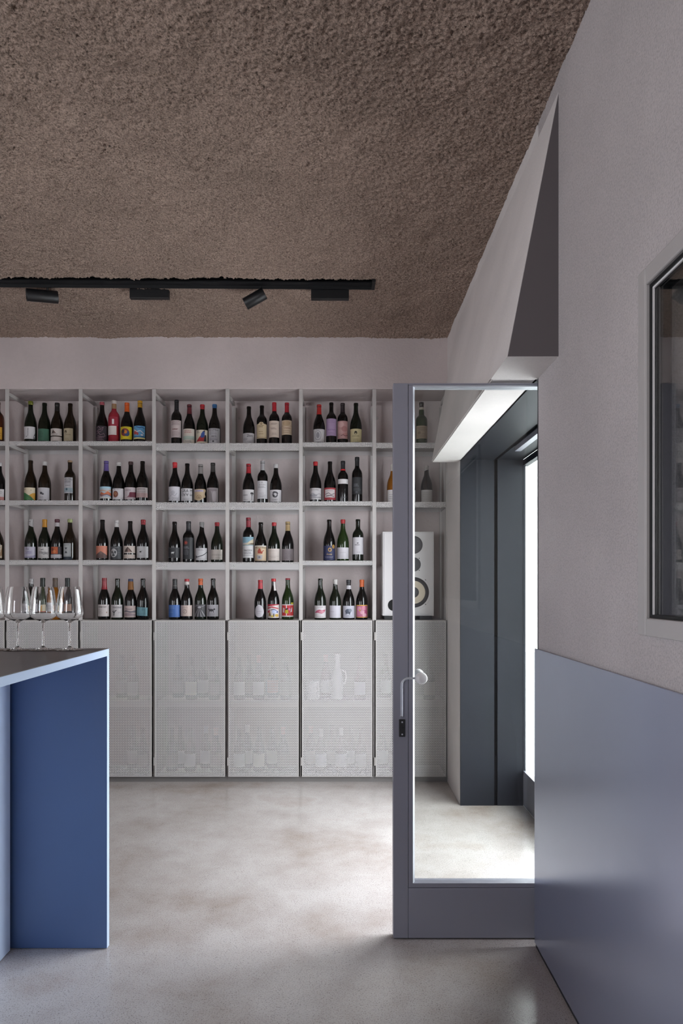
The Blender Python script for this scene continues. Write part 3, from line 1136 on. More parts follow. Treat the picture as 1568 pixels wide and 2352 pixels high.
def bottle(reg, cx, top, shape, glass, cap, label, desc, zs, art=(), band=None, R=None, extra=(), group=BOT_GROUP, Y=YBOT, cat='wine bottle'):
    x0, y0, s = REG[reg]
    u, v = x0 + cx / s, y0 + top / s
    ztop = PZ(v, Y)
    h = ztop - zs
    R = R or RAD[shape]
    e = empty('wine_bottle', (PX(u, Y), Y, zs))
    tag(e, desc, cat, group)
    gc, gr = GLASSC[glass]
    gm = simple('bottle_glass_' + glass, gc, gr, 0.0, 0.5)
    MB().lathe([(0, 0.002)] + [(R * rr, h * q) for q, rr in SHAPES[shape]] + [(0, h)], 28).build('glass_body', gm, e, smooth=True)
    toz = lambda yy: PZ(y0 + yy / s, Y - R) - zs
    if cap:
        col, yend = cap[0], cap[1]
        ob = cap[2] if len(cap) > 2 else 0.0
        zl = max(h * .70, toz(yend))
        seg, rows = 20, 7
        verts, faces = [], []
        for j in range(rows + 1):
            for i in range(seg):
                a = 2 * math.pi * i / seg
                zz0 = zl + ob * math.cos(a)
                z = zz0 + (h - zz0) * j / rows
                rr = prof_r(shape, R, h, z) + 0.0007
                verts.append((rr * math.cos(a), rr * math.sin(a), z + (0.0006 if j == rows else 0)))
        for j in range(rows):
            for i in range(seg):
                k = (i + 1) % seg
                faces.append((j * seg + i, j * seg + k, (j + 1) * seg + k, (j + 1) * seg + i))
        faces.append([rows * seg + i for i in range(seg)])
        mesh_obj('capsule', verts, faces, simple('capsule_' + col.strip('#'), tuple(0.75 * x for x in hexc(col)[:3]), 0.38), e, smooth=False)
    if band:
        col, ya, yb = band
        za, zb_ = toz(yb), toz(ya)
        MB().lathe([(prof_r(shape, R, h, za) + .0009, za), (prof_r(shape, R, h, zb_) + .0009, zb_)], 20).build('neck_band', ink(col), e)
    if label:
        col, ya, yb = label[0], label[1], label[2]
        half = label[3] if len(label) > 3 else 1.18
        shp = label[4] if len(label) > 4 else 'rect'
        off = label[5] if len(label) > 5 else 0.0
        za, zb_ = max(0.004, toz(yb)), toz(ya)
        P = Print(shape, R, h, half, za, zb_, off)
        P.poly(col, outline(shp), 0.0006)
        lo = mesh_obj('label', P.v, P.f, P.mats, e, mat_idx=P.mi)
        if art:
            Q = Print(shape, R, h, half, za, zb_, off)
            Q.sh = -0.5 * math.atan2(PX(u, Y), Y) / half     # lettering set a little towards the room
            Q.art(art)
            mesh_obj('label_print', Q.v, Q.f, Q.mats, lo, mat_idx=Q.mi)['kind'] = 'stuff'
    for (col, ya, yb, half, off) in extra:      # further labels or stickers
        za, zb_ = max(0.004, toz(yb)), toz(ya)
        P = Print(shape, R, h, half, za, zb_, off)
        P.poly(col, outline('rect'), 0.0005)
        mesh_obj('second_label', P.v, P.f, P.mats, e, mat_idx=P.mi)
    return e


K, W, G = '#1c1a1b', '#d9d6d8', '#77757a'
TX = '#5c585a'
Z = lambda b, r: TRAY[(b, r)][0] + 0.0005
ZC4 = ZCAB + 0.0005

# ---- top row
z = Z(6, 0)
bottle('A', -22, 190, 'x', 'o', ('#5a1512', 240), ('#e0a52b', 435, 560, 1.18, 'rect'), 'brown bottle with yellow label cut off at the top shelf edge', z, [('s', '#8a3a10', -.2, .9, .3, .7, 3)], R=.040)
z = Z(5, 0)
bottle('A', 307, 185, 'b', 'g', ('#6f7412', 204), (W, 433, 556), 'wine bottle with yellow-green wax tip and white label, top shelf', z,
       [('t', K, 'FLINT', -.18, .55, .16, .6), ('r', K, -.30, .18, -.12, .22), ('p', G, [(.70, .0), (1, .0), (1, .55), (.85, .40), (.72, .22)]), ('e', W, .85, .2, .08, .06), ('s', G, -.9, -.5, .15, .35, 3)])
bottle('A', 446, 201, 'b', 'g', None, ('#3d6b55', 455, 577), 'dark wine bottle with plain green label on the top shelf', z, [('s', '#2a4a3b', -.8, .2, .35, .75, 4)])
bottle('A', 572, 201, 'b', 'n', ('#15100f', 270), ('#d5cbc4', 452, 524), 'bottle whose label shows a small sailing ship, top shelf', z,
       [('p', '#3a2a26', [(-.45, .35), (-.10, .35), (-.22, .88)]), ('p', '#6b4a40', [(-.08, .35), (.18, .35), (-.16, .75)]), ('l', '#3a2a26', [(-.6, .30), (.4, .24)], .02), ('s', TX, -.4, .5, .10, .12, 1)], extra=[('#d5cbc4', 534, 577, 1.18, 0)])
bottle('A', 703, 206, 'b', 'n', None, ('#bdb093', 450, 577, 1.0, 'rect', -.22), 'olive bottle with beige label and small round crest, top shelf by the fourth post', z,
       [('e', '#4a3e28', -.2, .72, .22, .13), ('e', '#bdb093', -.2, .66, .10, .05), ('t', '#5b4d33', 'montonale', 0, .50, 1.1, .09), ('s', '#8a7c5c', -.3, .4, .10, .2, 2)])
z = Z(4, 0)
bottle('A', 1021, 193, 'b', 'k', ('#a34a55', 207), ('#241a22', 425, 577), 'black bottle with pink scribbled print on a black label', z,
       [('l', '#8d6a78', [(-.5, .85), (-.2, .95), (.1, .8), (.45, .92), (.3, .7), (-.1, .76), (-.5, .62), (.2, .6)], .012),
        ('l', '#8d6a78', [(-.6, .45), (-.2, .55), (.05, .38), (.5, .50), (.7, .32), (.1, .28), (-.4, .34)], .012), ('s', '#7c5f6c', -.7, .6, .05, .24, 4)])
bottle('A', 1141, 178, 'x', 'r', ('#cfc4bd', 196), ('#9b2437', 334, 426), 'pink rosé bottle with white stopper and a white number one', z,
       [('t', '#e6dede', '1', -.02, .46, .34, .55)], band=('#93714f', 198, 246), extra=[('#ddd2cd', 426, 516, .95, -.22)], R=.0385)
bottle('A', 1270, 200, 'b', 'k', ('#e2611f', 276), ('#d9c414', 434, 560, 1.18, 'round'), 'bottle with orange capsule and yellow label with a dark swirl', z,
       [('e', '#7c2a2a', -.05, .55, .62, .32), ('e', '#23406f', .25, .45, .34, .22), ('e', '#d07a1a', .05, .58, .22, .14), ('e', '#2c1a1c', -.3, .62, .22, .14), ('s', '#7a6a10', -.7, .7, .92, .93, 1)])
bottle('A', 1400, 180, 'b', 'k', ('#c9951e', 232), ('#5f9fc9', 425, 556), 'bottle with yellow cap and bright blue picture label', z,
       [('r', '#2f6f9d', -1, .0, 1, .22), ('r', '#e3d58b', -1, 0, 1, .10), ('p', '#b5463f', [(-.9, .5), (-.3, .7), (-.1, .45), (-.5, .3)]), ('l', '#e7dfe0', [(-.8, .75), (-.2, .55), (.3, .62), (.8, .4)], .03),
        ('l', '#2a4f86', [(-.3, .92), (.2, .84), (.5, .9), (.9, .8)], .03), ('e', '#a63c3c', -.1, .38, .15, .10), ('e', '#e7dfe0', .5, .30, .18, .06)])
z = Z(3, 0)
bottle('C', 285, 172, 'x', 'k', ('#14151a', 260), ('#c6b6b4', 370, 542), 'tall square-shouldered bottle with a pinkish paper label, top shelf', z,
       [('s', '#8d7f80', -.8, .8, .74, .92, 4), ('s', '#7a4a4a', -.5, .5, .46, .5, 2), ('s', '#a39391', -.8, .8, .08, .34, 5)])
bottle('C', 413, 218, 'b', 'k', ('#5f1f27', 298), ('#cfc5b9', 455, 600), 'bottle with dark red capsule, cream label with red heading', z,
       [('t', '#a3323a', 'BADIANI', -.15, .85, 1.1, .09), ('s', '#a3323a', -.7, .5, .74, .76, 1), ('r', '#a9b7ab', -1, .25, 1, .50), ('s', TX, -.6, .6, .08, .16, 2)])
bottle('C', 543, 218, 'b', 'g', ('#b3202c', 250), ('#d3c8b3', 466, 598), 'bottle with red wax top and a blue and red figure on cream', z,
       [('p', '#a61d24', [(-.85, .12), (.5, .12), (.45, .42), (-.1, .55), (-.5, .3)]), ('p', '#2f4d8f', [(-.1, .40), (.45, .42), (.50, .85), (.25, .90), (.0, .70)]),
        ('p', '#1e1b20', [(.35, .12), (.75, .12), (.70, .60), (.5, .62)]), ('e', '#1c1a1b', .42, .90, .1, .06), ('l', '#8d2b2e', [(.2, .12), (.45, .5)], .03), ('s', TX, -.8, -.2, .78, .92, 3)])
bottle('C', 665, 216, 'b', 'k', ('#2f6da6', 238), ('#b7b4b8', 450, 603), 'bottle with a short blue cap and grey lettered label', z,
       [('t', K, 'RICCITELLI', -.1, .90, 1.7, .13), ('s', G, -.6, .5, .64, .74, 2), ('t', K, 'VINO DE', -.05, .47, .8, .10), ('s', G, -.7, .7, .22, .34, 3), ('e', '#3b3a40', -.05, .14, .13, .06)])
z = Z(2, 0)
bottle('C', 1008, 237, 'b', 'k', None, ('#b3aeb0', 498, 603), 'black bottle with grey label and large black lettering, top shelf', z,
       [('t', K, '2km', .18, .76, 1.0, .24), ('e', '#9f9b9d', -.45, .42, .4, .14), ('s', G, -.6, .5, .10, .2, 2)])
bottle('C', 1138, 227, 'x', 'k', None, ('#cbb797', 388, 552, 1.18, 'arch'), 'dark bottle with a crested tan label on the top shelf', z,
       [('e', '#6a5436', 0, .90, .16, .07), ('e', '#cbb797', 0, .90, .08, .035), ('s', '#6a5436', -.5, .5, .70, .78, 2), ('s', '#8a744f', -.5, .5, .28, .42, 2), ('l', '#8a6f47', [(-.9, .06), (.9, .06)], .012)])
bottle('C', 1262, 197, 'x', 'k', ('#b51f2b', 272), ('#d3c1b3', 375, 541), 'long red capsule bottle with a pale plain label, top shelf', z,
       [('s', '#8d7b70', -.6, .6, .78, .84, 2), ('s', '#7f6d66', -.6, .5, .50, .56, 2), ('s', '#a08f84', -.4, .5, .16, .24, 2)])
bottle('C', 1388, 200, 'x', 'k', ('#b02430', 284), ('#cbb59c', 370, 515), 'red capsule bottle with tan crest label beside the fifth post', z,
       [('e', '#b49b7c', 0, .80, .62, .18), ('t', '#7a4438', 'Chateau', .1, .47, 1.3, .12), ('s', '#8f7a63', -.7, .8, .14, .26, 2), ('l', '#a68c6b', [(-.95, .62), (.95, .62)], .010)])
z = Z(1, 0)
bottle('E', 217, 207, 'b', 'k', ('#b42a26', 288), ('#cbc7c8', 434, 556), 'bottle with red capsule and round grey emblem on white', z,
       [('e', '#a3a0a3', -.15, .52, .50, .40), ('e', '#c3bfc1', -.15, .52, .40, .32), ('e', '#8c898e', -.15, .52, .24, .24), ('s', G, -.5, .6, .95, .96, 1)])
bottle('E', 333, 187, 'x', 'k', None, ('#a98fb0', 335, 498), 'dark bottle with a plain lavender label', z,
       [('s', '#8b7493', -.5, .5, .80, .9, 2), ('s', '#8b6f95', -.7, .7, .34, .38, 2), ('s', '#8b7493', -.6, .6, .10, .18, 2)])
bottle('E', 440, 193, 'x', 'k', ('#2a2024', 270), ('#b98f8c', 357, 526), 'dark bottle with a mottled pink label', z,
       [('e', '#c8a29e', -.3, .8, .5, .16), ('e', '#a97674', .3, .55, .5, .16), ('e', '#c29a95', -.4, .4, .4, .12), ('e', '#b3807d', .4, .25, .4, .10), ('l', '#6d3f43', [(-.3, .17), (.1, .22), (.4, .15), (.9, .2)], .018)])
bottle('E', 566, 192, 'b', 'g', None, ('#c6b98f', 432, 557), 'bottle with sand-coloured label and dark crest beside the sixth post', z,
       [('e', '#3a3222', -.05, .70, .20, .14), ('e', '#c6b98f', -.05, .63, .09, .05), ('t', '#4b4128', 'montonale', -.05, .46, 1.2, .10), ('s', '#8a7c5c', -.4, .5, .12, .22, 2)])
z = Z(0, 0)
bottle('E', 1187, 185, 'p', 'v', ('#141010', 218), ('#a08d76', 402, 524), 'squat port bottle with green neck behind the door glass', z,
       [('s', '#6f5f4c', -.8, .8, .62, .86, 4), ('s', '#6f5f4c', -.7, .7, .12, .36, 3), ('e', '#7e6c56', -.45, .45, .25, .12)], band=('#b9b2a4', 218, 242), R=.0405)
# ---- second row
z = Z(6, 1)
bottle('A', -6, 800, 'b', 'k', ('#d8d4d4', 822), ('#d9d3d4', 1058, 1168), 'white-capped bottle with pink-bottomed label cut by the frame', z, [('r', '#c98a84', -1, 0, 1, .30), ('s', G, -.2, .8, .6, .8, 3)], R=.043)
z = Z(5, 1)
bottle('A', 307, 775, 'b', 'n', None, ('#ded0b4', 1044, 1168), 'bottle with green and yellow hills on a cream label', z,
       [('p', '#cf9a2d', [(.1, 0), (1, 0), (1, .58), (.6, .56), (.2, .40)]), ('p', '#3f7a48', [(-1, 0), (.85, 0), (.3, .32), (-.4, .56), (-1, .66)]), ('l', '#2d5a36', [(-1, .3), (-.2, .34), (.5, .1)], .02), ('e', '#9c8f76', .4, .8, .06, .04), ('s', '#8f8066', -.8, -.3, .85, .9, 2)])
bottle('A', 448, 788, 'b', 'n', ('#d5d2d0', 816), ('#c9c6cb', 1044, 1166), 'white-capped bottle with a small dark insect drawing', z,
       [('e', '#35333a', -.15, .55, .18, .10), ('e', '#55525a', .08, .48, .15, .08), ('l', '#35333a', [(-.35, .68), (-.1, .5), (.2, .42)], .015), ('s', G, -.4, .3, .14, .24, 2)])
bottle('A', 700, 776, 'x', 'n', ('#a08468', 786), ('#cfcdd0', 942, 1100, 1.0, 'rect', -.14), 'brown bottle standing apart with a tall white lettered label', z,
       [('t', K, 'RICCITELLI', 0, .88, 1.8, .11), ('s', G, -.7, .7, .66, .78, 3), ('t', '#31435c', 'BLANCO', -.1, .49, 1.0, .08), ('r', '#a8b7bf', -1, .06, 1, .34), ('e', '#45606e', -.1, .25, .18, .08)])
z = Z(4, 1)
bottle('A', 1063, 782, 'b', 'k', ('#5d4a8c', 872), ('#b9c3cc', 1034, 1152), 'purple capsule bottle with orange and blue wavy label', z,
       [('p', '#c96d45', [(-1, .30), (-.5, .55), (0, .42), (.5, .60), (1, .45), (1, .20), (.3, .28), (-.4, .16)]), ('p', '#a9cfe0', [(-1, .82), (1, .86), (1, 1), (-1, 1)]), ('l', '#4f6f8f', [(-1, .34), (-.3, .26), (.4, .32), (1, .16)], .03), ('l', '#d79a63', [(-1, .62), (-.3, .68), (.3, .60), (1, .72)], .03), ('r', '#e0d8d0', -1, 0, 1, .10)])
bottle('A', 1188, 795, 'b', 'k', ('#d4cfcc', 820), ('#d3ced0', 1052, 1163), 'bottle with white cap and a brown oval on its label', z,
       [('e', '#7d4434', -.2, .48, .38, .30), ('e', '#b0764f', -.22, .52, .20, .17), ('l', '#5b2f27', [(-.35, .3), (-.1, .7)], .02), ('s', G, -.6, .7, .92, .93, 1)])
bottle('A', 1308, 788, 'b', 'k', ('#3a1c1e', 810), ('#c9bcbf', 1042, 1162), 'bottle with a maroon block on a pinkish white label', z,
       [('p', '#6d2038', [(.0, .18), (1, .18), (1, .62), (.1, .60), (.02, .42)]), ('p', '#8d5560', [(-.3, .18), (.1, .18), (.05, .38)]), ('s', '#7a6a6e', -.6, .3, .74, .8, 2), ('l', '#8d7a7e', [(-.9, .13), (.9, .13)], .01)])
bottle('A', 1426, 783, 'b', 'k', None, ('#c9bebd', 1042, 1143), 'black capped bottle with pale pinkish text label by the third full post', z,
       [('t', K, 'SUPERUVA', -.1, .84, 1.3, .10), ('r', '#c6a7a4', -1, 0, 1, .45), ('s', '#8d7d7d', -.7, .7, .15, .6, 4)])
z = Z(3, 1)
bottle('C', 268, 795, 'b', 'k', ('#c2222c', 842, .003), ('#cfccd2', 1034, 1176), 'bottle with short red wax seal and faint grey drawing', z,
       [('l', '#a9a6ae', [(-.6, .30), (-.2, .45), (.2, .35), (.5, .55)], .02), ('e', '#b9b6bd', -.1, .58, .3, .14), ('e', '#3c3a40', -.82, .20, .08, .05), ('s', '#a5a2a8', -.2, .8, .1, .22, 3)])
bottle('C', 392, 806, 'b', 'k', None, ('#cfcccf', 1052, 1176), 'black bottle lettered in large capitals over two lines', z,
       [('t', K, 'GRA M', .0, .80, 1.95, .25), ('t', K, 'GRA M', .0, .49, 1.95, -.22), ('s', '#9b989b', -.6, .6, .06, .2, 3)])
bottle('C', 525, 815, 'b', 'k', ('#8e8987', 900), ('#c3ac8c', 1058, 1175, 1.18, 'cut'), 'grey capsule bottle with a cut-out tan label and violet heading', z,
       [('r', '#b9b0c4', -.85, .76, .55, .92), ('t', '#4b3a78', 'DE ALBERTO', -.15, .84, 1.1, .10), ('e', '#9c8565', -.05, .32, .34, .18), ('e', '#c3ac8c', -.05, .32, .22, .11), ('e', '#5a4632', -.05, .30, .09, .05)])
bottle('C', 648, 800, 'b', 'k', ('#3a3735', 882), ('#a59c9e', 1046, 1188), 'bottle with marbled grey label, dark grey capsule', z,
       [('e', '#857c7e', -.45, .45, .45, .42), ('e', '#b3aaad', .35, .40, .30, .38), ('e', '#8f8689', .15, .85, .6, .10), ('p', '#7f7779', [(-.2, 0), (.1, 0), (.0, .5), (-.2, .6)])])
z = Z(2, 1)
bottle('C', 1005, 810, 'b', 'k', ('#ae1f2c', 895), ('#cfcbcc', 1063, 1182), 'bottle with long red capsule and tiny tree on white label', z,
       [('l', K, [(.55, .10), (.58, .45), (.45, .62)], .02), ('l', K, [(.58, .45), (.85, .66)], .018), ('e', '#3b383a', .62, .68, .28, .09), ('s', TX, -.8, .2, .5, .56, 2), ('s', G, -.7, .1, .16, .2, 1)])
bottle('C', 1145, 780, 'x', 'k', ('#a9a7a8', 866), ('#d2cfd2', 975, 1155), 'silver capsule bottle with a tall white label', z,
       [('t', '#77747a', 'ALTESTA', -.05, .77, 1.3, .07), ('s', '#9f9ca0', -.7, .7, .62, .66, 2), ('s', '#a9a6aa', -.6, .6, .10, .3, 3), ('e', '#b5b2b6', 0, .90, .14, .05)])
bottle('C', 1278, 812, 'b', 'k', ('#c9c5c4', 842), ('#cfcbce', 1066, 1186), 'white-topped bottle with a dark animal wreath drawing', z,
       [('e', '#55525a', -.05, .58, .40, .24), ('e', '#cfcbce', -.02, .60, .22, .13), ('e', '#2d2b30', -.22, .50, .12, .10), ('l', '#2d2b30', [(-.4, .74), (-.2, .84), (.2, .80), (.38, .68)], .03), ('s', G, -.4, .4, .12, .2, 2)])
z = Z(1, 1)
bottle('E', 183, 747, 'b', 'k', ('#c0242c', 775), ('#cdc9cb', 993, 1102), 'red-capped bottle with a sketched landscape on white, second shelf', z,
       [('t', TX, 'SIN NOMBRE', -.1, .84, 1.4, .10), ('l', '#8d8a90', [(-.9, .42), (-.4, .55), (.1, .40), (.6, .52), (.9, .4)], .02), ('e', '#a19ea4', -.3, .35, .6, .12), ('l', '#6a676d', [(-.9, .14), (.9, .20)], .02)])
bottle('E', 320, 745, 'b', 'k', None, ('#a8373f', 990, 1106), 'bottle with red-bordered white sketch label', z,
       [('r', '#d2c6c6', -.78, .20, .78, .86), ('l', '#5d4a50', [(-.7, .45), (-.2, .58), (.2, .42), (.7, .55)], .025), ('l', '#5d4a50', [(-.6, .30), (.0, .38), (.6, .28)], .03), ('t', '#5d4a50', 'pintom', 0, .74, .9, .10)])
bottle('E', 443, 740, 'x', 'k', ('#17161a', 806), ('#dedadb', 908, 953), 'black bottle with red neck ring and a narrow white label', z, [], band=('#c22a2c', 808, 824), extra=[('#55545a', 1078, 1084, .5, .1)])
bottle('E', 577, 703, 'x', 'k', ('#121216', 780), ('#232427', 890, 1052), 'tall all-black bottle with a black label by the sixth post', z,
       [('s', '#5c5d62', -.7, .3, .46, .60, 4), ('s', '#4a4b50', -.8, .7, .22, .34, 3), ('e', '#4a4b50', -.1, .12, .2, .06)])
z = Z(0, 1)
bottle('E', 915, 770, 'b', 'a', ('#d6d0c8', 826), ('#d3cfce', 1010, 1126), 'bottle with golden neck half hidden by the door stile', z, [('s', G, -.7, .7, .3, .6, 3)])
bottle('E', 1076, 775, 'b', 'k', None, ('#d3cfce', 1010, 1126), 'bottle almost fully hidden behind the door stile', z, [('s', G, -.7, .7, .3, .6, 3)])
bottle('E', 1235, 785, 'b', 'k', ('#b9b3b0', 818, .006), ('#b5b0ae', 1010, 1128), 'bottle with slanted pale wax seal behind the door glass', z, [('s', '#8d8986', -.6, .5, .2, .75, 5)])
# ---- third row
z = Z(6, 2)
bottle('B', -26, 170, 'b', 'n', None, ('#b9a791', 398, 530), 'brownish bottle with tan label cut by the frame, third shelf', z, [('s', '#6d5b49', -.6, .9, .2, .8, 4), ('p', '#8a6a48', [(.5, .1), (1, .2), (1, .8)])], R=.043)
z = Z(5, 2)
bottle('B', 310, 143, 'b', 'g', ('#a9a5a4', 205, -.008), ('#b4b0bf', 417, 528), 'bottle with slanted white wax and lavender mountain label', z,
       [('p', '#8f8aa3', [(-1, 0), (1, 0), (1, .28), (.3, .14), (-1, .10)]), ('p', '#a09bb2', [(-.6, .38), (.0, .62), (.6, .44), (.2, .34)]), ('t', '#55506a', 'Ro', -.3, .82, .5, .22), ('s', '#8a859c', -.5, .6, .55, .6, 2)])
bottle('B', 447, 145, 'b', 'g', ('#c98a15', 218), ('#c4c1be', 417, 530), 'yellow capsule bottle with black handwriting on white', z,
       [('t', K, 'El Bandero', 0, .50, 1.6, .20), ('l', K, [(.1, .34), (.5, .38), (.8, .36)], .015), ('l', K, [(-.2, .72), (.2, .78)], .02), ('s', '#a09d9a', -.4, .4, .12, .16, 1)])
bottle('B', 572, 144, 'b', 'k', ('#571a2e', 170), ('#2a2026', 415, 492), 'bottle with dark red tip, white neck band and orange square', z,
       [('r', '#b5552a', -.62, .06, .40, .96), ('e', '#7a3420', -.35, .62, .2, .22), ('e', '#d07a45', -.05, .35, .2, .2)], band=('#bdb6b8', 171, 211), extra=[('#bdb9bd', 494, 530, 1.18, 0)])
bottle('B', 700, 142, 'b', 'n', ('#a7b077', 171), ('#b9bdbe', 382, 516, .80, 'rect', -.27), 'bottle with pale green wax and hourglass on its label', z,
       [('p', '#3d4247', [(-.35, .68), (.25, .68), (-.02, .52)]), ('p', '#3d4247', [(-.35, .26), (.28, .26), (-.02, .46)]), ('s', '#7d8285', -.7, .7, .86, .92, 2), ('l', '#8b9093', [(-.9, .06), (.9, .06)], .01)], extra=[('#23303f', 518, 545, .9, -.2)])
z = Z(4, 2)
bottle('B', 1025, 148, 'b', 'k', None, ('#c67a63', 408, 532), 'bottle with brown hill on a salmon label', z,
       [('p', '#5e4642', [(-1, 0), (1, 0), (1, .22), (.5, .40), (.05, .58), (-.35, .42), (-1, .22)]), ('p', '#6e544e', [(-.2, .45), (.05, .58), (.3, .42), (.1, .30)])])
bottle('B', 1167, 155, 'b', 'k', ('#cfcac8', 216), ('#34363a', 412, 540), 'white-capped bottle with a pale mask on dark label', z,
       [('e', '#a9a8a8', -.18, .48, .50, .34), ('e', '#34363a', -.40, .54, .13, .11), ('e', '#34363a', .06, .54, .13, .11), ('e', '#34363a', -.18, .30, .20, .08), ('e', '#34363a', -.18, .44, .06, .10), ('l', '#77777a', [(-.8, .9), (-.2, .86), (.5, .92)], .02), ('s', '#6a6a6d', .4, .9, .1, .5, 4)])
bottle('B', 1302, 162, 'b', 'k', None, ('#cdbfb5', 408, 480), 'bottle with brown tent shape on a banded cream label', z,
       [('p', '#4d3a36', [(-.65, .15), (.55, .15), (.15, .62), (-.1, .88), (-.4, .55)]), ('p', '#8d6f66', [(-.1, .15), (.35, .15), (-.05, .70)])], extra=[('#cdbfb5', 494, 534, 1.18, 0)])
bottle('B', 1432, 148, 'b', 'k', ('#a11f2c', 192), ('#c6c5c6', 413, 528), 'red-capped bottle with a tiny black animal on white', z,
       [('e', K, -.15, .54, .14, .06), ('l', K, [(-.22, .52), (-.22, .42)], .012), ('l', K, [(-.06, .52), (-.04, .42)], .012), ('l', K, [(.0, .56), (.1, .62)], .014), ('s', '#9b9a9b', -.4, .3, .16, .18, 1)])
z = Z(3, 2)
bottle('D', 265, 168, 'b', 'k', None, ('#242428', 425, 528), 'all-black bottle with a small white animal', z,
       [('e', '#c9c9c9', -.10, .50, .20, .07), ('l', '#c9c9c9', [(-.2, .48), (-.24, .36)], .016), ('l', '#c9c9c9', [(.02, .48), (.04, .36)], .016), ('e', '#c9c9c9', .10, .55, .06, .04), ('l', '#55555a', [(-1, .97), (1, .97)], .012), ('s', '#6a6a70', -.9, -.3, .04, .05, 1)])
bottle('D', 405, 165, 'x', 'k', ('#1d1b20', 260), ('#202024', 325, 540), 'square-shouldered black bottle with a red dot', z,
       [('e', '#7c2a22', -.25, .76, .30, .09), ('e', '#c0452c', -.22, .76, .10, .03), ('s', '#66666c', -.7, .4, .50, .58, 3), ('s', '#55555b', -.7, .2, .22, .42, 5)], R=.0395)
bottle('D', 537, 172, 'b', 'k', ('#8d8b8a', 216, -.006), ('#cbc9cb', 430, 552), 'bottle with slanted silver top and a black curved line', z,
       [('l', '#232126', [(-1, .16), (-.6, .26), (-.1, .33), (.35, .42), (.7, .56), (1, .70)], .028), ('e', '#232126', -.75, .32, .14, .06), ('s', G, -.5, .5, .82, .9, 2), ('s', '#a09ea0', -.2, .8, .1, .14, 1)])
bottle('D', 690, 175, 'b', 'g', ('#ad2230', 207), ('#c4bcb4', 445, 546), 'red-tipped bottle with a plain beige label, third shelf', z, [('s', '#8d857d', -.8, .8, .44, .50, 2), ('s', '#9d958d', -.1, .8, .12, .2, 2)])
z = Z(2, 2)
bottle('D', 1003, 128, 'x', 'k', ('#8e1f30', 218), ('#cbc9ca', 318, 528), 'tall bottle with dark red capsule and painted sky label', z,
       [('r', '#7fa3b3', -1, .72, 1, 1), ('p', '#c9bca4', [(-1, .62), (1, .62), (1, .92), (.3, .80), (-.2, .68)]), ('p', '#6d5f50', [(.0, .64), (1, .62), (1, .72), (.5, .70)]), ('r', '#8fa0a3', -1, .58, 1, .63),
        ('t', '#3b3a40', 'MALCAYA', 0, .36, 1.5, .08), ('s', '#8b898c', -.7, .7, .20, .26, 2), ('l', '#8d8b8e', [(-1, .12), (1, .12)], .008)], R=.039)
bottle('D', 1127, 174, 'b', 'k', None, ('#cdb496', 405, 562), 'bottle with a red figure over a white vase on a cream poster label', z,
       [('r', '#ddd5c9', -1, .92, 1, 1), ('t', K, 'RICCITELLI', 0, .88, 1.85, .12), ('e', '#a5442f', -.10, .62, .26, .12), ('e', '#a5442f', -.08, .74, .16, .07), ('p', '#a5442f', [(-.4, .50), (.3, .48), (.35, .60), (-.2, .62)]), ('l', '#a5442f', [(.2, .58), (.5, .70)], .025),
        ('p', '#b3aeb0', [(-.55, .38), (.35, .38), (.2, .12), (-.35, .12)]), ('e', '#7d7a80', -.1, .26, .14, .07), ('l', K, [(-1, .02), (1, .02)], .014)])
bottle('D', 1260, 176, 'b', 'g', ('#b3222c', 206), ('#d0c4bd', 436, 556), 'red-capped bottle with a blush label on the third shelf', z, [('l', '#9a8d86', [(-.8, .36), (.8, .36)], .010), ('s', '#a89b94', -.4, .4, .26, .3, 1), ('s', '#b3a69f', -.6, .6, .8, .82, 1)])
bottle('D', 1397, 168, 'b', 'k', ('#c4a877', 255), ('#8d8386', 438, 555), 'bottle with tan capsule and grey-mauve label', z, [('s', '#6d6366', -.3, .7, .3, .8, 6), ('l', '#6a6063', [(-.4, .18), (-.1, .22), (.1, .16)], .012)])
z = Z(1, 2)
bottle('F', 313, 139, 'b', 'k', None, ('#2c3156', 385, 522), 'black bottle with navy label and gold emblem', z,
       [('e', '#b9924f', .10, .72, .26, .14), ('e', '#2c3156', .10, .72, .14, .08), ('t', '#c2a57a', 'diosas', 0, .42, .9, .12), ('s', '#7a7690', -.7, .7, .18, .24, 2), ('e', '#a07a3a', .66, .94, .24, .14)])
bottle('F', 443, 139, 'b', 'v', ('#b4262b', 172), ('#cfccd2', 402, 510), 'red-capped green-necked bottle with a plain white label', z, [('s', '#a3a0a6', -.5, .5, .56, .6, 1)])
bottle('F', 585, 136, 'x', 'g', None, ('#d1ced3', 305, 467), 'dark square-shouldered bottle with a tiny black animal, third shelf', z,
       [('e', K, -.05, .66, .15, .022), ('l', K, [(-.10, .66), (-.1, .62)], .01), ('s', '#8b888d', -.5, .4, .54, .57, 2), ('s', '#9d9aa0', -.2, .3, .12, .13, 1)], R=.039)
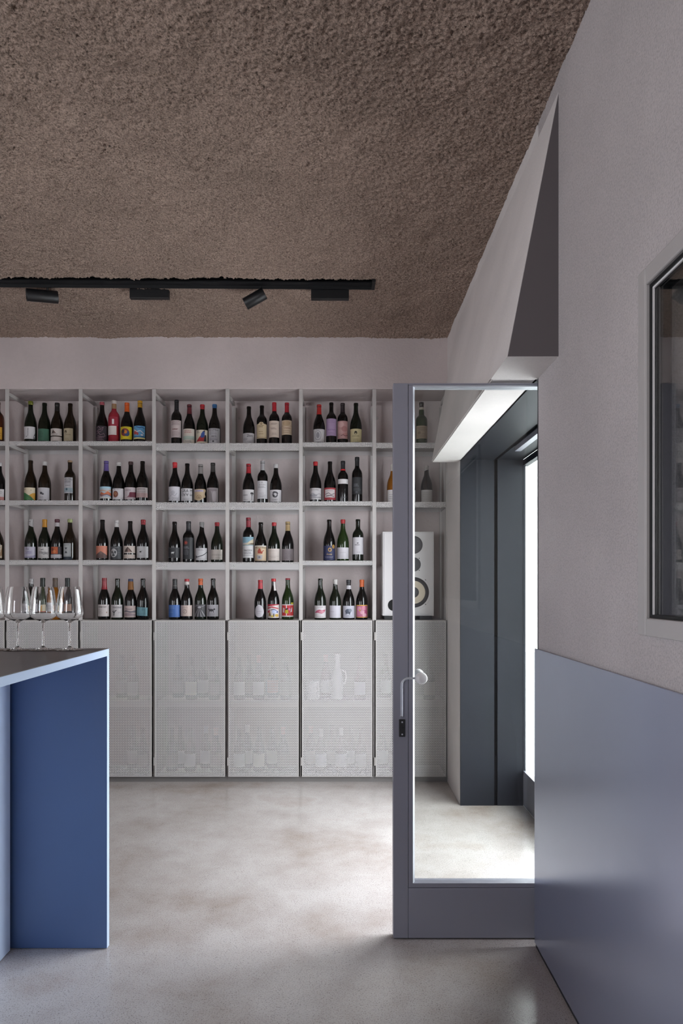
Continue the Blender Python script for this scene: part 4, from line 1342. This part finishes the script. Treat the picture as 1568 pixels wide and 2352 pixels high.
# ---- lowest row, on the cabinets
z = ZC4
bottle('B', 312, 737, 'b', 'k', ('#a9a5a5', 786, -.004), ('#b4b0b3', 990, 1110), 'bottle with white wax seen between two wine glasses', z, [('s', G, -.6, .6, .3, .7, 4)])
bottle('B', 427, 730, 'b', 'v', ('#151c16', 822), ('#c3b79b', 1002, 1112), 'bottle with a tower picture seen through the middle glass', z,
       [('p', '#8fa6ac', [(-1, .3), (-.2, .3), (-.2, 1), (-1, 1)]), ('p', '#c9973c', [(-.15, .2), (.25, .2), (.1, .9), (.0, .9)]), ('r', '#a8483c', -1, 0, 1, .20)])
bottle('B', 552, 730, 'b', 'a', ('#5b4a3c', 822), ('#c9c6c8', 978, 1105), 'amber bottle with brown capsule behind the wine glasses', z, [('s', G, -.6, .6, .3, .7, 3)])
bottle('B', 675, 730, 'b', 'k', ('#1b2220', 820), ('#b48a74', 996, 1086), 'bottle with peach label behind the last wine glass', z, [('s', '#8d6653', -.7, .7, .3, .7, 3)])
bottle('B', 1043, 730, 'b', 'k', ('#93202c', 845), ('#c3bab8', 996, 1115), 'red capsule bottle with a bold black heading on white', z,
       [('t', K, 'BONNE NUIT', -.15, .80, 1.4, .14), ('s', '#8d8583', -.8, .1, .3, .55, 3), ('e', '#8d6f5f', .6, .34, .07, .07)])
bottle('B', 1175, 736, 'b', 'g', None, ('#bdb7b7', 998, 1125), 'dark bottle with a bare tree drawn on its label', z,
       [('t', '#3a383b', 'matinus', .05, .82, 1.5, .18), ('l', '#2a282b', [(-.25, .14), (-.22, .36), (-.48, .52)], .032), ('l', '#2a282b', [(-.22, .36), (.12, .60)], .026), ('l', '#2a282b', [(-.25, .36), (-.20, .60)], .02), ('s', '#8b8788', .3, .8, .35, .42, 2)])
bottle('B', 1307, 740, 'b', 'k', ('#22315c', 764), ('#b9a5a0', 1008, 1124), 'bottle with blue tip, amber neck and misty mountain label', z,
       [('p', '#6d6670', [(-1, .55), (-.4, .62), (.2, .52), (1, .60), (1, .42), (.2, .40), (-.4, .48), (-1, .42)]), ('p', '#948287', [(-1, .30), (0, .40), (1, .26), (1, .12), (-1, .14)]), ('l', '#4f4852', [(-.6, .76), (-.1, .70), (.5, .72)], .02)], band=('#86541c', 764, 848))
bottle('B', 1430, 736, 'b', 'k', None, ('#6f9ba6', 1018, 1112, 1.1, 'tilt'), 'dark bottle with a tilted teal label', z, [('t', '#2f5a66', 'SOTO', .2, .70, .6, .16), ('s', '#54808b', -.6, .7, .2, .3, 2)])
bottle('D', 268, 740, 'b', 'k', ('#201e1f', 838), ('#3f66a8', 1000, 1122), 'bottle with a plain blue label', z, [('s', '#6f8fc4', -.8, .3, .72, .9, 3), ('s', '#6f8fc4', -.7, .0, .4, .45, 1)], band=('#57534f', 800, 812))
bottle('D', 388, 740, 'b', 'k', ('#b0242f', 764), ('#c6b3ab', 1003, 1112), 'bottle with red tip, white neck band and a blush emblem label', z,
       [('e', '#8d7b75', -.1, .44, .30, .20), ('e', '#c6b3ab', -.1, .44, .23, .15), ('l', '#8d7b75', [(-.2, .34), (.0, .54)], .02), ('s', '#9b8982', -.5, .4, .80, .82, 1)], band=('#c9c0bb', 766, 796))
bottle('D', 525, 737, 'b', 'g', ('#d65f22', 800), ('#3c3a3e', 993, 1118), 'orange-capped bottle with grey rays on a dark label', z,
       [('p', '#8d8b8f', [(-.1, .70), (-.95, .0), (-.70, 0)]), ('p', '#8d8b8f', [(-.05, .70), (-.35, 0), (-.15, 0)]), ('p', '#8d8b8f', [(.0, .70), (.15, 0), (.35, 0)]), ('p', '#8d8b8f', [(.05, .70), (.7, 0), (.95, .0)]), ('l', '#77757a', [(-.9, .82), (-.2, .90), (.4, .84), (.9, .92)], .03), ('e', '#a3a1a5', 0, .76, .24, .08)])
bottle('D', 650, 735, 'b', 'k', None, ('#aeabb0', 998, 1115), 'dark bottle with a standing animal on a pale grey label', z,
       [('e', '#3a383d', -.10, .54, .34, .11), ('l', '#3a383d', [(-.36, .5), (-.40, .34)], .028), ('l', '#3a383d', [(.16, .5), (.20, .34)], .028), ('l', '#3a383d', [(-.1, .48), (-.1, .34)], .02), ('e', '#3a383d', .32, .62, .12, .08), ('e', '#3a383d', -.45, .62, .08, .06), ('s', '#8b888c', -.6, .5, .10, .24, 3)])
bottle('D', 1122, 750, 'b', 'k', ('#b3222f', 838), ('#bdb8be', 998, 1124, 1.0, 'egg', -.08), 'red capsule bottle with an egg-shaped white label', z, [('t', '#8f8b92', 'ovillo', 0, .48, .9, .10), ('s', '#a5a1a7', -.3, .3, .3, .34, 1)])
bottle('D', 1255, 737, 'b', 'k', ('#c2262e', 764), ('#d3cac8', 993, 1130), 'red-capped bottle with a busy red, white and yellow comic label', z,
       [('p', '#b52838', [(-1, .82), (.9, .96), (1, 1), (-1, 1)]), ('p', '#b52838', [(-1, .64), (-.2, .76), (.8, .64), (.9, .70), (-.1, .84), (-1, .74)]), ('p', '#c0394a', [(-.95, .50), (-.4, .58), (-.5, .42), (-.95, .36)]), ('e', '#b9c3e0', .2, .46, .36, .16), ('e', '#4a5c9c', .62, .44, .12, .08), ('p', '#a8803c', [(-.7, .14), (-.3, .14), (-.4, .42), (-.6, .42)]),
        ('p', '#2d2a30', [(-.5, .20), (-.35, .14), (-.42, .40)]), ('e', '#cfa83c', .55, .18, .30, .10), ('l', '#33406e', [(-.3, .58), (.1, .62), (.5, .56)], .025), ('e', '#cdbb55', -.1, .12, .2, .08), ('l', '#2d2a30', [(.1, .1), (.12, .32)], .03)], extra=[('#d8d2d0', 766, 856, .42, .62)])
bottle('D', 1397, 733, 'b', 'v', ('#a4313c', 748), ('#c92f33', 993, 1118), 'bottle with a yellow and black figure on a red and white label', z,
       [('r', '#ddd3d2', -1, .92, 1, 1), ('r', '#ddd3d2', -1, 0, 1, .09), ('r', '#e4dcdb', -.18, .10, -.06, .92), ('p', '#d7ccca', [(-.72, .34), (-.45, .34), (-.40, .68), (-.66, .74)]), ('p', '#b9b12c', [(-.35, .30), (.15, .26), (.10, .56), (-.25, .60)]), ('p', '#1f1c1e', [(-.35, .56), (-.05, .72), (.12, .64), (-.10, .54)]),
        ('p', '#e0d8da', [(.42, .36), (.66, .40), (.70, .78), (.52, .62)]), ('e', '#cf6aa0', .28, .60, .14, .09)], extra=[('#c9b52c', 976, 998, .28, .9)])
bottle('F', 228, 697, 'b', 'g', None, ('#d1cbcd', 953, 1070), 'bottle with a pink watercolour ridge on white', z,
       [('p', '#b3566f', [(-.9, .40), (-.5, .60), (-.1, .68), (.2, .62), (.9, .68), (.6, .44), (.2, .34), (-.3, .42)]), ('e', '#c98a98', .2, .50, .4, .10), ('s', G, -.5, .5, .86, .88, 1), ('s', '#a39d9f', -.5, .5, .1, .14, 1)])
bottle('F', 370, 705, 'b', 'g', ('#c9c5c2', 750, -.005), ('#cdcad4', 953, 1070), 'bottle with slanted white wax and a nearly blank label', z, [('s', '#9d9aa6', -.8, -.1, .50, .54, 1), ('l', '#d9c79a', [(.93, 0), (.93, 1)], .02)])
bottle('F', 497, 710, 'b', 'k', ('#17181f', 760), ('#c4c4d0', 955, 1070), 'bottle with lettered white neck band and a blue-grey animal', z,
       [('e', '#565c6c', -.10, .54, .42, .20), ('e', '#7d8390', .20, .62, .24, .14), ('l', '#3e4452', [(-.35, .5), (-.38, .28)], .04), ('l', '#3e4452', [(.12, .48), (.14, .28)], .04), ('s', '#8f8f9c', -.5, .5, .12, .18, 2)], band=('#c9c6cc', 762, 797))
bottle('F', 622, 708, 'b', 'k', ('#dd6a30', 776), ('#d9a24a', 947, 1067, 1.18, 'round'), 'bottle with orange capsule and pink round fruit label', z,
       [('r', '#c4718f', -.90, .06, .90, .92), ('e', '#dc9ab0', -.4, .68, .30, .18), ('e', '#d6889f', .25, .74, .30, .18), ('e', '#e0a9b8', .02, .44, .32, .18), ('e', '#cf7b98', -.5, .36, .28, .18), ('e', '#b9557c', .58, .42, .24, .18), ('e', '#dba7b4', .35, .20, .30, .14), ('e', '#d0a44a', -.3, .58, .12, .08), ('t', '#8d3a55', 'pinon', .1, .55, .7, .12)])

# ---- bottles kept behind the perforated doors
random.seed(11)
INNER = {   # bay: [(pixel x, level, label colour, glass, capsule)]
    0: [(885, 1, '#d8d6d6', 'k', None), (878, 0, '#d5d3d6', 'k', '#5a1a1a'), (904, 0, '#8c8a90', 'g', None), (985, 1, '#9a8f80', 'k', None)],
    1: [(714, 0, '#c9a9a0', 'k', '#b03428'), (737, 0, '#dcdbe6', 'k', '#cfcac6'), (762, 0, '#8b8890', 'g', None), (783, 0, '#c2bfd0', 'k', '#d0ccd0'), (806, 0, '#d9d8de', 'k', None), (828, 0, '#bdb9c0', 'k', None),
        (748, 1, '#d5d3d6', 'k', '#b04038'), (826, 1, '#b3b6c6', 'g', None)],
    2: [(550, 0, '#cfcfd4', 'k', None), (568, 0, '#d9d0d4', 'k', '#cfc6c8'), (595, 0, '#d8d0be', 'k', None), (625, 0, '#d5d3c8', 'k', None), (650, 0, '#4c4a50', 'k', '#b84048'),
        (550, 1, '#cbc8ca', 'k', None), (572, 1, '#4a484c', 'k', None), (594, 1, '#bcb8bc', 'k', '#b03a40'), (627, 1, '#cc6f52', 'k', None), (656, 1, '#55525a', 'g', None)],
    3: [(395, 0, '#55535a', 'k', None), (414, 0, '#cfcad2', 'k', None), (437, 0, '#c9c5cb', 'g', None), (473, 0, '#c8c4ca', 'k', '#8fa6b8'), (496, 0, '#55535a', 'k', '#a8684a'),
        (410, 1, '#55535a', 'k', None), (440, 1, '#b8b49c', 'k', None), (467, 1, '#b5b0b3', 'k', None), (492, 1, '#55535a', 'g', None)],
    4: [(306, 0, '#8f8a8c', 'k', None), (328, 0, '#6a676a', 'k', None), (306, 1, '#8f8a8c', 'k', None), (280, 1, '#5c595c', 'g', None)],
}
WHERE = {0: 'beside the doorway', 1: 'under the orange-capsule bottle', 2: 'under the egg-label bottle', 3: 'under the blue-label bottle', 4: 'nearest the bar end panel'}
ORD = ['first', 'second', 'third', 'fourth', 'fifth', 'sixth']
for bay, items in INNER.items():
    rank = {0: 0, 1: 0}
    for (u, lev, lc, gl, cp_) in sorted(items, key=lambda q: -q[0]):
        Yi = 4.765 if rank[lev] % 2 == 0 else 4.855
        zb0 = 0.5425 if lev else 0.0445
        hh = random.uniform(.288, .306)
        vtop = CY - (zb0 + hh - H) * F / Yi
        lo_, hi_ = zb0 + .035, zb0 + .125
        vy = lambda zz: (CY - (zz - H) * F / (Yi - .0415) - 1160) * REG['B'][2]
        e = bottle('B', u * REG['B'][2], (vtop - 1160) * REG['B'][2], 'b', gl, (cp_, vy(zb0 + hh - .05)) if cp_ else None, (lc, vy(hi_), vy(lo_)),
                   'dim bottle, %s from the doorway, %s, in the cabinet %s' % (ORD[rank[lev]], 'inner shelf' if lev else 'cabinet floor', WHERE[bay]),
                   zb0, (), group='bottles inside the perforated cabinets', Y=Yi)
        rank[lev] += 1
# two paler things stored on the inner shelf of the second cabinet
tn_ = empty('storage_tin', (PX(718, 4.79), 4.79, 0.5425))
tag(tn_, 'pale lidded tin behind the perforated door under the orange-capsule bottle', 'tin')
MB().lathe([(0, 0), (.046, 0), (.048, .003), (.048, .118), (0, .118)], 28).build('tin_body', M_WHITE, tn_, smooth=True)
MB().lathe([(.0485, .104), (.0495, .104), (.0495, .124), (.046, .128), (0, .128)], 28).build('lid', M_WHITE, tn_, smooth=True)
jg = empty('carafe', (PX(774, 4.79), 4.79, 0.5425))
tag(jg, 'tall white carafe behind the perforated door under the orange-capsule bottle', 'carafe')
MB().lathe([(0, 0), (.036, 0), (.040, .004), (.041, .06), (.043, .12), (.036, .17), (.024, .22), (.019, .26), (.021, .30), (.024, .31), (.021, .31), (.017, .27), (0, .25)], 28).build('carafe_body', M_WHITE, jg, smooth=True)
MB().tube([(.030, 0, .20), (.058, 0, .19), (.064, 0, .15), (.056, 0, .11), (.041, 0, .10)], .005, 10).build('handle', M_WHITE, jg, smooth=True)
